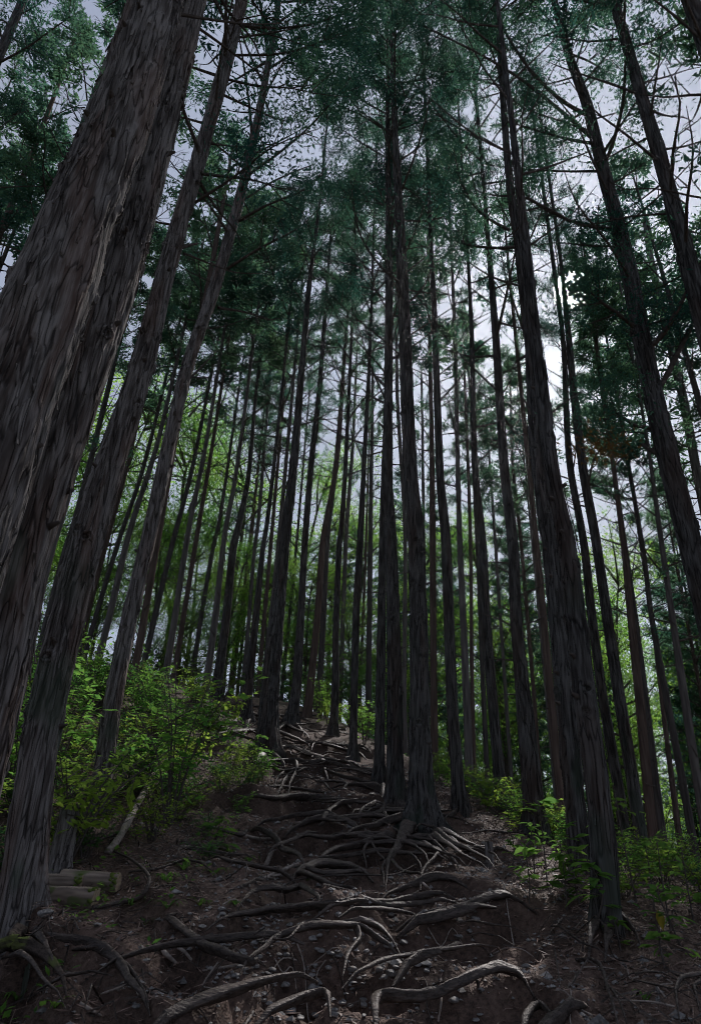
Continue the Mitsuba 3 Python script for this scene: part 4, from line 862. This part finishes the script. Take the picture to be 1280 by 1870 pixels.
for s, a in enumerate([(0.9, .55, 9, .075, 7), (0.7, .6, 10, .06, 8), (1.15, .6, 8, .085, 7), (0.5, .5, 9, .055, 7), (0.8, .7, 9, .095, 6)]):
    w, l = shrub_kit(700 + s, *a); skits.append((mikit.ply(w, 'mat_branch'), mikit.ply(l, ['mat_shrub', 'mat_shrub_yellow', 'mat_shrub', 'mat_shrub_dark', 'mat_shrub_yellow'][s])))
def shrub(x, y, s, k, label, group=None, g=np.random.default_rng(9)):
    key = numbered('shrub'); z = float(ground_h(np.array([x]), np.array([y]))[0])
    M = T().translate([float(x), float(y), z - 0.02]).rotate([0, 0, 1], float(g.uniform(0, 360))).scale([s, s, s * float(g.uniform(.85, 1.2))])
    part(key, 'stems', {**skits[k][0], 'to_world': M}, kind='stuff'); part(key, 'foliage', {**skits[k][1], 'to_world': M}, kind='stuff')
    info(key, label, 'shrub', group)
g = np.random.default_rng(41); n = 0
while n < 172:
    x, y = g.uniform(-10, -1.2), g.uniform(6.0, 19)
    d = x - float(_XC(y))
    if d > -1.25 - 0.9 * (y > 15) - 0.0 or g.random() > np.clip((y - 5.4) / 1.4, 0, 1) or x < -0.62 * y - 0.5: continue
    s = g.choice([.6, .75, .9, 1.1, 1.3], p=[.22, .28, .26, .16, .08]) * g.uniform(.9, 1.1) * (1.0 if d < -2.2 else .7)
    shrub(x, y, s, int(g.integers(0, 5)), 'leafy green shrub ' + ('on the lower edge of the left bank' if y < 8.5 else 'on the left bank close beside the root path' if d < -1 and d > -2.6 else 'in the middle of the leafy left bank' if y < 13 else ('left end' if x < -7 else 'middle' if x < -4.5 else 'right end') + ' of the high left bank under the skyline'), 'shrubs on the left bank'); n += 1
g = np.random.default_rng(42)
for (px, py, zc) in [(560,1300,20),(585,1315,19),(600,1330,17.5),(640,1330,18),(670,1345,16.5),(690,1360,15.5),(575,1290,21),(655,1310,19),(665,1375,15)]:
    P = unproj(px, py, zc); shrub(P[0], P[1], g.uniform(.8, 1.2), int(g.integers(0, 5)), 'bright yellow-green shrub right of the top of the path', 'bright shrubs at the path top')
for (px, py, zc) in [(795,1420,13.5),(805,1445,12.5),(830,1440,12.8),(870,1455,12),(885,1470,11),(860,1480,11.3),(905,1500,10.2),(935,1500,10),(890,1495,10.5),(950,1520,9.6),(960,1545,9),(815,1400,14)]:
    P = unproj(px, py, zc); shrub(P[0], P[1], g.uniform(.55, .95), int(g.integers(0, 5)), 'small bright shrub on the slope edge right of the centre tree', 'shrubs on the slope edge')
for (px, py, zc) in [(1010,1570,8),(1040,1600,7.6),(1150,1590,8.5),(1180,1600,9),(1220,1610,9),(1255,1615,9.5),(1275,1630,8.5),(1200,1640,7.5),(1240,1665,7.2),(985,1570,8.3),(1160,1560,9.5),(1230,1590,11),(1270,1595,11),(1195,1585,11)]:
    P = unproj(px, py, zc); shrub(P[0], P[1], g.uniform(.5, .9), int(g.integers(0, 5)), 'leafy shrub among the undergrowth at the right frame side', 'shrubs on the right side')

g = np.random.default_rng(43); n = 0
while n < 56:
    x, y = g.uniform(1.9, 5.6), g.uniform(4.6, 10.5)
    if x - float(_XC(y)) < 1.9 or (x < 3 and y < 6): continue
    shrub(x, y, g.uniform(.35, .75), int(g.integers(0, 5)), 'leafy shrub among the undergrowth at the right frame side', 'shrubs on the right side'); n += 1
g = np.random.default_rng(44)
for k in range(30):                                   # taller shrubs along the crest, against the light
    x = -13 + 14.5 * (k + g.random()) / 30; y = g.uniform(23.5, 27.5)
    shrub(x, y, g.uniform(1.4, 2.3), int(g.integers(0, 5)), 'tall light green shrub on the crest behind the trunks', 'tall shrubs on the crest')
# saplings with large leaves: every leaf its own part
proto_leaf = {}
def big_leaf(P, D, N, L, W, mat, key):
    S = unit(np.cross(D, N)); N = np.cross(S, D); v = []
    prof = [0.0, .55, .95, 1.0, .75, .35, 0.0]
    for i, w in enumerate(prof):
        s = i / (len(prof) - 1); c = P + D * L * s - N * L * .16 * s * s
        v += [c + S * W * .5 * w + N * W * .10 * w, c - N * 0.0, c - S * W * .5 * w + N * W * .10 * w]
    f = []
    for i in range(len(prof) - 1):
        a = 3 * i
        f += [[a, a + 1, a + 4], [a, a + 4, a + 3], [a + 1, a + 2, a + 5], [a + 1, a + 5, a + 4]]
    part(key, 'leaf', mikit.ply((np.array(v), np.array(f)), mat, smooth=True))
def sapling(px, py, h, n_leaf, leaf_l, label, seed, zc=None, lean=(0, 0), group=None):
    g = np.random.default_rng(seed)
    if zc is None: B = hit(px, py)
    else:
        B = unproj(px, py, zc); B[2] = float(ground_h(B[0:1], B[1:2])[0])
    key = numbered('sapling')
    e = B + np.array([lean[0], lean[1], h]); c = catmull([B - [0, 0, .05], 0.5 * (B + e) + g.normal(0, .03, 3), e], 8)
    part(key, 'stem', mikit.ply(tube(c, np.linspace(.008, .003, len(c)), 5, caps=False), 'mat_branch', smooth=True))
    for k in range(n_leaf):
        i = int((0.3 + 0.7 * (k + g.random()) / n_leaf) * (len(c) - 1)); az = k * 2.4 + g.normal(0, .4)
        d = np.array([math.cos(az), math.sin(az), g.uniform(-.1, .4)]); tw = g.uniform(.08, .35) * h * (1.2 - k / n_leaf)
        a = c[i]; b = a + unit(d) * tw
        part(key, 'twig', mikit.ply(tube([a, .5 * (a + b) + [0, 0, .01], b], [.004, .003, .002], 4, caps=False), 'mat_branch', smooth=True))
        L = leaf_l * g.uniform(.7, 1.2)
        for q in range(4):
            dd = unit(d + g.normal(0, .55, 3) * [1, 1, .3] + [0, 0, -.1]); L2 = L * (1 if q == 0 else .75)
            big_leaf(b - unit(d) * tw * .3 * q, dd, unit(np.array([0, 0, 1.0]) + g.normal(0, .25, 3)), L2, L2 * g.uniform(.42, .55), 'mat_big_leaf', key)
    info(key, label, 'sapling', group)
sapling(1000, 1620, .75, 9, .15, 'sapling with broad bright leaves left of the close pair of thick trunks', 1, lean=(.0, .05))
sapling(1035, 1665, .50, 9, .15, 'low sapling with long drooping leaves in front of the close pair of thick trunks', 2)
sapling(1085, 1690, .42, 8, .16, 'low broad-leaved sapling at the foot of the right one of the close trunks', 3)
sapling(1165, 1655, .95, 10, .12, 'tall thin sapling right of the close pair of thick trunks', 4, lean=(-.05, .05))
sapling(1225, 1700, .60, 9, .13, 'sapling with dark stem near the right frame edge', 5)
sapling(965, 1640, .40, 7, .12, 'small sapling at the right edge of the path beside a thick root', 6)
sapling(1045, 1612, .55, 9, .13, 'leafy sapling right in front of the left one of the close thick trunks', 21)
sapling(1060, 1650, .40, 9, .14, 'spreading low sapling below the close pair of thick trunks, with glossy leaves', 22)
sapling(975, 1600, .45, 8, .12, 'bushy sapling behind the upper of the two roots lying together', 23)
sapling(1130, 1625, .70, 9, .11, 'upright sapling touching the right side of the nearest right trunk', 24)
sapling(1195, 1665, .55, 8, .12, 'leafy sapling in the thicket between nearest right trunk and frame edge', 25)
sapling(1250, 1735, .40, 8, .12, 'leaning sapling above the pale hooked roots', 26, lean=(-.15, 0))
sapling(935, 1590, .35, 7, .10, 'small pale sapling right of the short post', 27)
sapling(1268, 1690, .55, 7, .12, 'sapling cut by the right frame edge', 7)
sapling(455, 1425, .35, 7, .16, 'sprig of broad light leaves hanging over the left edge of the upper path', 8, lean=(.5, -.1))
sapling(452, 1395, .55, 7, .17, 'sapling with large pale green leaves left of the path', 9, lean=(.25, 0))
sapling(400, 1555, .35, 7, .15, 'bluish broad-leaved sapling low on the left bank', 10)
sapling(1135, 1740, .20, 5, .12, 'seedling on the dark bank at the lower right', 11)
sapling(1215, 1770, .22, 5, .12, 'seedling near the pale hooked roots at the right', 12)
key = numbered('sapling'); B = hit(1205, 1728); info(key, 'withered yellow leaf on a bare stalk at the right', 'sapling')
part(key, 'stem', mikit.ply(tube(catmull([B, B + [0, 0, .12], B + [.01, -.02, .22]], 4), .004, 5), 'mat_branch', smooth=True))
big_leaf(B + [.01, -.02, .22], unit(np.array([.1, -.3, -1.0])), np.array([0, -1.0, .2]), .13, .06, 'mat_yellow_leaf', key)

# grass tufts
def tuft(px, py, n, L, label, group, seed):
    g = np.random.default_rng(seed); B = hit(px, py)
    if B is None: return
    key = numbered('grass_tuft')
    for k in range(n):
        az = g.uniform(0, 6.28); l = L * g.uniform(.6, 1.2); o = np.array([math.cos(az), math.sin(az), 0]); w = np.array([-o[1], o[0], 0]) * L * .05
        c = [B + o * l * s * .75 + np.array([0, 0, l * (1.1 * s - 1.0 * s * s)]) for s in (0, .35, .7, 1)]
        v = np.array([c[0] - w, c[0] + w, c[1] - w, c[1] + w, c[2] - w * .7, c[2] + w * .7, c[3]])
        part(key, 'blade', mikit.ply((v, np.array([[0, 1, 3], [0, 3, 2], [2, 3, 5], [2, 5, 4], [4, 5, 6]])), 'mat_big_leaf'))
    info(key, label, 'grass', group)
for k, (x, y, n, L, lab) in enumerate([(100,1842,7,.16,'grass tuft at the bottom left in front of the mossy root'), (30,1828,9,.18,'grass tuft in the bottom left corner'), (240,1655,8,.22,'pale grass tuft right of the cut logs'),
     (305,1660,8,.2,'pale grass tuft by the left edge of the path'), (335,1590,8,.24,None), (390,1600,8,.22,None), (365,1655,7,.18,None), (420,1560,8,.2,None), (300,1610,8,.22,None), (455,1575,7,.18,None), (560,1610,6,.12,None), (430,1655,7,.14,None), (265,1690,6,.14,None), (1180,1830,6,.14,'grass tuft on the dark bank at the lower right')]):
    tuft(x, y, n, L, lab or 'small grass tuft on the shaded left bank beside the path', None if lab else 'grass tufts on the left bank', 900 + k)

# ------------------------------------------------------------------ stump, logs, post, fallen branches
def stump(px, py, w_px, h_px, label, seed, mat='mat_bark', taper=.8, jag=.06, name='stump', cat='stump', flare=.35):
    g = np.random.default_rng(seed); B = hit(px, py); z = depth(B); r = w_px * z / F_PX / 2; h = h_px * z / F_PX
    S, N = 26, 16; ang = np.arange(S) * 2 * np.pi / S; v = []
    for i in range(N):
        s = i / (N - 1)
        rr = r * (1 - (1 - taper) * s) * (1 + flare * math.exp(-s * 7) * (1 + .4 * np.sin(5 * ang + seed)) + .06 * np.sin(3 * ang) + .05 * g.normal(0, 1, S))
        top = h * s + (jag * (meshkit.noise(np.stack([np.cos(ang) * 2.3, np.sin(ang) * 2.3, 0 * ang + seed], 1)) - .4) * 2 + jag * .8 * np.cos(ang + 1)) * s ** 3
        v.append(np.stack([B[0] + rr * np.cos(ang), B[1] + rr * np.sin(ang), B[2] - .06 + top], 1))
    inner = v[-1].copy(); cen = inner.mean(0); inner = cen + (inner - cen) * .6; inner[:, 2] = v[-1][:, 2].min() - .02; v.append(inner)
    V = np.vstack(v); f = grid_faces(N + 1, S); n = len(V); V = np.vstack([V, inner.mean(0)]); k = np.arange(S)
    f = np.vstack([f, np.stack([np.full(S, n), N * S + k, N * S + (k + 1) % S], 1)])
    add(numbered(name), mikit.ply((V, f), mat, smooth=35), label, cat)
stump(105, 1594, 44, 112, 'broken grey stump behind the left foreground trunk', 3)
stump(895, 1588, 17, 54, 'short dark wooden post standing at the right edge of the path', 6, 'mat_bark', .85, .015, 'post', 'post', .5)
stump(43, 1808, 12, 46, 'small splintered stub under the arching mossy roots', 8, 'mat_bark', .7, .03)

def log(a_px, b_px, w, label, seed, half=False, raise_z=0.0):
    A, Bp = hit(*a_px), hit(*b_px); zc = 0.5 * (depth(A) + depth(Bp)); r = w * zc / F_PX / 2
    A = unproj(a_px[0], a_px[1], zc) + [0, 0, .55 * r]; Bp = unproj(b_px[0], b_px[1], zc) + [0, 0, .55 * r]
    key = numbered('log'); d = unit(Bp - A); n = 14
    c = np.array([A + (Bp - A) * i / (n - 1) for i in range(n)])
    m = tube(c, r * (1 + .04 * np.sin(np.arange(n))), 22, .06, seed, 8, caps=False)
    if half:
        mid = c.mean(0)[2] + r * .45; m[0][:, 2] = np.minimum(m[0][:, 2], mid + .01 * meshkit.noise(m[0] * 30))
    part(key, 'bark', mikit.ply(m, 'mat_log', smooth=40))
    for e, s, nm in ((c[-1], 1, 'cut_end'), (c[0], -1, 'cut_end')):
        _, a, b = frames(c); S = 22; ang = np.arange(S) * 2 * np.pi / S; rings = []
        for q in (1.0, .93, .6, .25):
            p = e + s * d * (0.004 if q < 1 else -.004) + (np.cos(ang)[:, None] * a[0] + np.sin(ang)[:, None] * b[0]) * r * q * .99
            if half: p[:, 2] = np.minimum(p[:, 2], c.mean(0)[2] + r * .45)
            rings.append(p)
        V = np.vstack(rings + [e + s * d * .004]); f = grid_faces(4, S); k = np.arange(S)
        f = np.vstack([f, np.stack([np.full(S, 4 * S), 3 * S + k, 3 * S + (k + 1) % S], 1)])
        part(key, nm, mikit.ply((V, f), 'mat_cut_wood', smooth=False))
    g = np.random.default_rng(seed); ms = []
    for _ in range(10):                                           # cushions of moss round the cut end
        a_ = g.uniform(-.4, 1.9); p = c[-1] - d * g.uniform(0, .05) + np.array([0, 0, 1]) * r * math.sin(a_) * .95 + np.cross(d, [0, 0, 1]) * r * math.cos(a_) * .95
        if half: p[2] = min(p[2], c.mean(0)[2] + r * .45)
        s_ = trimesh.creation.icosphere(1, g.uniform(.010, .022)); ms.append((s_.vertices * [1, 1, .7] + p, s_.faces))
    part(key, 'moss', mikit.ply(joined(ms), 'mat_moss', smooth=True), kind='stuff')
    info(key, label, 'log')
log((60, 1618), (149, 1621), 26, 'upper front short log with a mossy end in the pile by the stump', 1)
log((110, 1617), (214, 1624), 34, 'longest log at the back of the pile by the stump, mossy cut end', 2)
log((70, 1642), (172, 1655), 46, 'flat-topped split log at the front of the pile, behind the left foreground trunk', 3, True)

def fallen(pts, ws, lifts, label, mat='mat_pale_twig', name='fallen_branch', group=None, seed=0):
    P, R = [], []
    for (x, y), w, l in zip(pts, ws, lifts):
        q = hit(x, y); r = w * depth(q) / (2 * F_PX); P.append(q + (EYE - q) * l + [0, 0, r * .5]); R.append(r)
    c = catmull(P, 7); r = np.interp(np.linspace(0, len(R) - 1, len(c)), np.arange(len(R)), R)
    add(numbered(name), mikit.ply(tube(c, r, 8, .15, seed, 12), mat, smooth=True), label, 'branch', group)
fallen([(168,1662),(215,1652),(250,1645),(268,1626),(270,1600),(240,1572),(208,1556)], [9,8,8,7,6,5,3], [0,.01,.02,.04,.05,.04,.01], 'curving bare branch arching right of the log pile', 'mat_root')
fallen([(196,1560),(220,1530),(240,1492),(265,1446),(284,1405)], [13,13,12,10,8], [0,.02,.04,.05,.06], 'pale leaning branch propped on the left bank')
fallen([(127,1556),(175,1538),(230,1518)], [6,6,4], [0,.02,.02], 'thin bare branch reaching right from the broken stump', 'mat_root')
fallen([(455,1620),(490,1603),(520,1590),(545,1578)], [5,6,6,4], [0,.01,.01,.01], 'pale forked stick at the left edge of the middle path')
fallen([(495,1602),(512,1599),(516,1592)], [4,4,2], [.01,.01,.01], 'short pale fork beside the forked stick')
fallen([(484,1585),(492,1568),(499,1554)], [9,8,6], [0,.01,.02], 'stubby pale stick pointing up at the left edge of the path')
fallen([(425,1520),(455,1530),(480,1534),(497,1530),(480,1520)], [4,5,5,4,3], [0,.01,.01,.01,.0], 'pale looping twig on the left edge of the middle path')
fallen([(757,1602),(775,1617),(787,1630),(797,1655)], [4,4,4,3], [.01,.015,.01,.01], 'thin pale twig dangling over the level root below the centre tree')
fallen([(370,1775),(430,1766),(486,1758)], [3,5,3], [0,.005,.005], 'straight brown stick above the thick pale root at lower left')
fallen([(185,1818),(215,1808),(242,1798),(252,1820)], [4,5,5,3], [.01,.02,.02,.01], 'bent twig near the tip of the left foreground root')
fallen([(290,1728),(302,1745),(322,1762)], [8,9,5], [0,.005,0], 'weathered split stick left of the dark thick root')
fallen([(312,1725),(335,1740),(350,1756)], [6,7,4], [0,.005,0], 'grey split stick beside the dark thick root')
fallen([(805,1790),(806,1830),(800,1868)], [4,4,3], [.01,.015,.01], 'thin straight stalk standing before the long knobbly root')
fallen([(145,1835),(165,1848),(185,1858)], [6,7,4], [0,.005,0], 'reddish stick in the litter at the bottom left')
g = np.random.default_rng(61); n = 0
while n < 70:
    px, py = g.uniform(60, 1270), g.uniform(1560, 1865)
    P = hit(px, py)
    if P is None: continue
    a = g.uniform(0, 6.28); L = g.uniform(.12, .4); d = np.array([math.cos(a), math.sin(a), 0])
    c = np.array([P + d * L * s + np.array([-d[1], d[0], 0]) * g.normal(0, .02) for s in (-.5, -.15, .2, .5)])
    c[:, 2] = ground_h(c[:, 0], c[:, 1]) + .012 + g.uniform(0, .02, 4)
    c = catmull(c, 3); add(numbered('twig'), mikit.ply(tube(c, np.linspace(.006, .003, len(c)), 5, .1, n, 20), 'mat_pale_twig' if n % 3 == 0 else 'mat_root', smooth=True), 'loose dry twig on the forest floor ' + ('left of the path' if px < 380 else 'right of the path' if px > 930 else 'on the path'), 'twig', 'twigs on the forest floor'); n += 1

# ------------------------------------------------------------------ stones, gravel, litter
def stone_mesh(P, s, seed, flat=.45):
    m = trimesh.creation.icosphere(2); g = np.random.default_rng(seed)
    v = m.vertices.copy()
    for _ in range(9):                                            # cleave faces off
        n = unit(g.normal(0, 1, 3)); dd = g.uniform(.55, .85); k = np.maximum(v @ n - dd, 0); v = v - k[:, None] * n
    a = g.uniform(0, 6.28); R = np.array([[math.cos(a), -math.sin(a), 0], [math.sin(a), math.cos(a), 0], [0, 0, 1]])
    v = (v * [1, g.uniform(.6, .95), flat]) @ R.T
    return v * s + P + [0, 0, s * flat * .35], m.faces
for (px, py, w, lab) in [(713,1730,28,'flat grey slab stone beside the bending root on the middle path'), (617,1673,22,'flat stone right of the arched root top'), (610,1856,24,'pale flat stone at the bottom of the path'),
     (85,1672,34,'smooth grey stone behind the left foreground trunk'), (715,1780,26,'rounded dark stone in front of the long knobbly root'), (600,1770,16,'small angular stone in the middle of the lower path'),
     (430,1785,20,'pale stone above the thick pale root'), (960,1768,22,'pale stone at the right side of the lower path'), (250,1840,20,'grey stone below the tip of the left foreground root'), (1205,1786,18,'rounded stone on the dark right bank'),
     (640,1512,18,'mossy stone in the black hollow of the middle path'), (595,1665,16,'flat stone on the step left of the path centre')]:
    P = hit(px, py); add(numbered('stone'), mikit.ply(stone_mesh(P, w * depth(P) / F_PX / 2, px), 'mat_stone', smooth=25), lab, 'stone')
g = np.random.default_rng(62); n = 0
while n < 150:
    px, py = g.normal(600, 170), g.uniform(1640, 1868)
    if not 330 < px < 960: continue
    P = hit(px, py); add(numbered('stone'), mikit.ply(stone_mesh(P, g.uniform(.018, .045), 1000 + n, g.uniform(.3, .5)), 'mat_stone', smooth=25), 'small angular stone loose on the ' + ('lowest' if py > 1790 else 'lower' if py > 1710 else 'middle') + ' path, ' + ('left' if px < 600 else 'right') + ' half', 'stone', 'small stones on the path'); n += 1
def scatter_pts(n, xr, yr, g, keep):
    x, y = g.uniform(*xr, n), g.uniform(*yr, n); k = keep(x, y, g); x, y = x[k], y[k]
    return np.stack([x, y, ground_h(x, y)], 1)
g = np.random.default_rng(63)
on_path = lambda x, y, g: np.abs(x - _XC(y)) < 1.7 + .5 * g.normal(0, 1, len(x))
P = scatter_pts(16000, (-4, 3.5), (3, 14), g, on_path)
octa = np.array([[1, 0, 0], [0, 1, 0], [-1, 0, 0], [0, -1, 0], [0, 0, .6], [0, 0, -.6]]); of = np.array([[0, 1, 4], [1, 2, 4], [2, 3, 4], [3, 0, 4], [1, 0, 5], [2, 1, 5], [3, 2, 5], [0, 3, 5]])
n = len(P); s = g.gamma(3, .0045, n) + .004; a = g.uniform(0, 6.28, n); ov = octa[None] * (1 + .3 * g.normal(0, 1, (n, 6, 1))) * s[:, None, None]
ov = np.stack([ov[..., 0] * np.cos(a)[:, None] - ov[..., 1] * np.sin(a)[:, None], ov[..., 0] * np.sin(a)[:, None] + ov[..., 1] * np.cos(a)[:, None], ov[..., 2]], -1) + P[:, None] + np.array([0, 0, .003])
add('gravel', mikit.ply((ov.reshape(-1, 3), (of[None] + 6 * np.arange(n)[:, None, None]).reshape(-1, 3)), 'mat_stone'), 'fine angular gravel strewn over the root path', 'gravel', kind='stuff')
def sticks(P, g, L, W, tilt):
    n = len(P); a = g.uniform(0, 6.28, n); D = np.stack([np.cos(a), np.sin(a), g.normal(0, tilt, n)], 1); l = L * g.gamma(4, .25, n)
    bend = g.normal(0, .18, (n, 3)) * l[:, None] + np.array([0, 0, 1.0]) * (.10 * l)[:, None]
    S = np.stack([-np.sin(a), np.cos(a), 0 * a], 1) * (W * g.uniform(.5, 1.4, n))[:, None]; U = np.array([0, 0, 1.0]) * W
    A, B, C = P - D * l[:, None] * .5, P + bend, P + D * l[:, None] * .5
    v = np.stack([A - S, A + S, A + U, B - S, B + S, B + U * 1.4, C - S * .4, C + S * .4, C + U * .6], 1) + np.array([0, 0, .006])
    f = []
    for o in (0, 3):
        for i, j in ((0, 1), (1, 2), (2, 0)): f += [[o + i, o + j, o + 3 + j], [o + i, o + 3 + j, o + 3 + i]]
    return v.reshape(-1, 3), (np.array(f)[None] + 9 * np.arange(n)[:, None, None]).reshape(-1, 3)
P = scatter_pts(110000, (-5.5, 5.5), (3, 12.5), g, lambda x, y, g: g.random(len(x)) < np.where(np.abs(x - _XC(y)) < 1.2, .3, .9) * np.clip(6.5 / y, 0, 1)); n = len(P)
a = g.uniform(0, 6.28, n); D = unit(np.stack([np.cos(a), np.sin(a), g.normal(0, .25, n)], 1)); L = .07 * g.gamma(4, .25, n)
add('needle_litter', mikit.ply(leaf_tris(P + [0, 0, .007], D, unit(np.array([0, 0, 1.0]) + g.normal(0, .5, (n, 3))), L, g.uniform(.004, .010, n)), 'mat_litter'), 'fallen brown conifer sprays matting the forest floor', 'litter', kind='stuff')
P = scatter_pts(16000, (-5.5, 5.5), (3, 13), g, lambda x, y, g: g.random(len(x)) < np.where(np.abs(x - _XC(y)) < 1.2, .35, .9))
add('twig_litter', mikit.ply(sticks(P, g, .075, .0036, .15), 'mat_litter'), 'brown twig and needle litter over the forest floor', 'litter', kind='stuff')
P = scatter_pts(9500, (-5.5, 5.5), (3, 14), g, lambda x, y, g: g.random(len(x)) < np.where(np.abs(x - _XC(y)) < 1.3, .25, .8))
add('stick_litter', mikit.ply(sticks(P, g, .18, .0058, .24), 'mat_root'), 'dry sticks and root threads strewn over the forest floor', 'litter', kind='stuff')
P = scatter_pts(9000, (-5.5, 5.5), (3, 14), g, lambda x, y, g: g.random(len(x)) < .8); n = len(P)
D = unit(np.stack([g.normal(0, 1, n), g.normal(0, 1, n), g.normal(0, .2, n)], 1)); L = g.uniform(.015, .05, n)
add('leaf_litter', mikit.ply(blade(P + [0, 0, .008], D, unit(np.array([0, 0, 1.0]) + g.normal(0, .4, (n, 3))), L, L * .6), 'mat_litter'), 'dead brown leaves over the forest floor', 'litter', kind='stuff')
# low green seedlings over the banks
P = scatter_pts(2600, (-6, 6), (4, 16), g, lambda x, y, g: (x - _XC(y) < -1.5) & (g.random(len(x)) < .5) | (x - _XC(y) > 2.0) & (g.random(len(x)) < .6)); n = len(P); reps = 6
A = np.repeat(P, reps, 0); m = len(A); D = unit(np.stack([g.normal(0, 1, m), g.normal(0, 1, m), g.uniform(0, .7, m)], 1)); L = g.uniform(.03, .08, m)
add('ground_cover', mikit.ply(blade(A + D * .03 + np.array([0, 0, .02]) + np.abs(g.normal(0, .03, (m, 1))) * [0, 0, 1], D, unit(np.array([0, 0, 1.0]) + g.normal(0, .3, (m, 3))), L, L * .5), 'mat_shrub'), 'low green seedlings covering the shaded banks', 'ground cover', kind='stuff')
# ------------------------------------------------------------------ the air: thin haze among the trees
scene['air'] = {'type': 'homogeneous', 'albedo': {'type': 'rgb', 'value': [0.95, 0.95, 0.96]}, 'sigma_t': 0.00025, 'phase': {'type': 'hg', 'g': 0.85}}
add('haze', {'type': 'cube', 'to_world': T().translate([0, 200, -17.5]).scale([1600, 1200, 67.5]), 'bsdf': {'type': 'null'}, 'interior': {'type': 'ref', 'id': 'air'}}, 'thin pale haze between the trees', 'haze', kind='stuff')
scene['camera']['medium'] = {'type': 'ref', 'id': 'air'}
print('entries', len(scene), 'kit tris', [k['tris'] for k in kits])
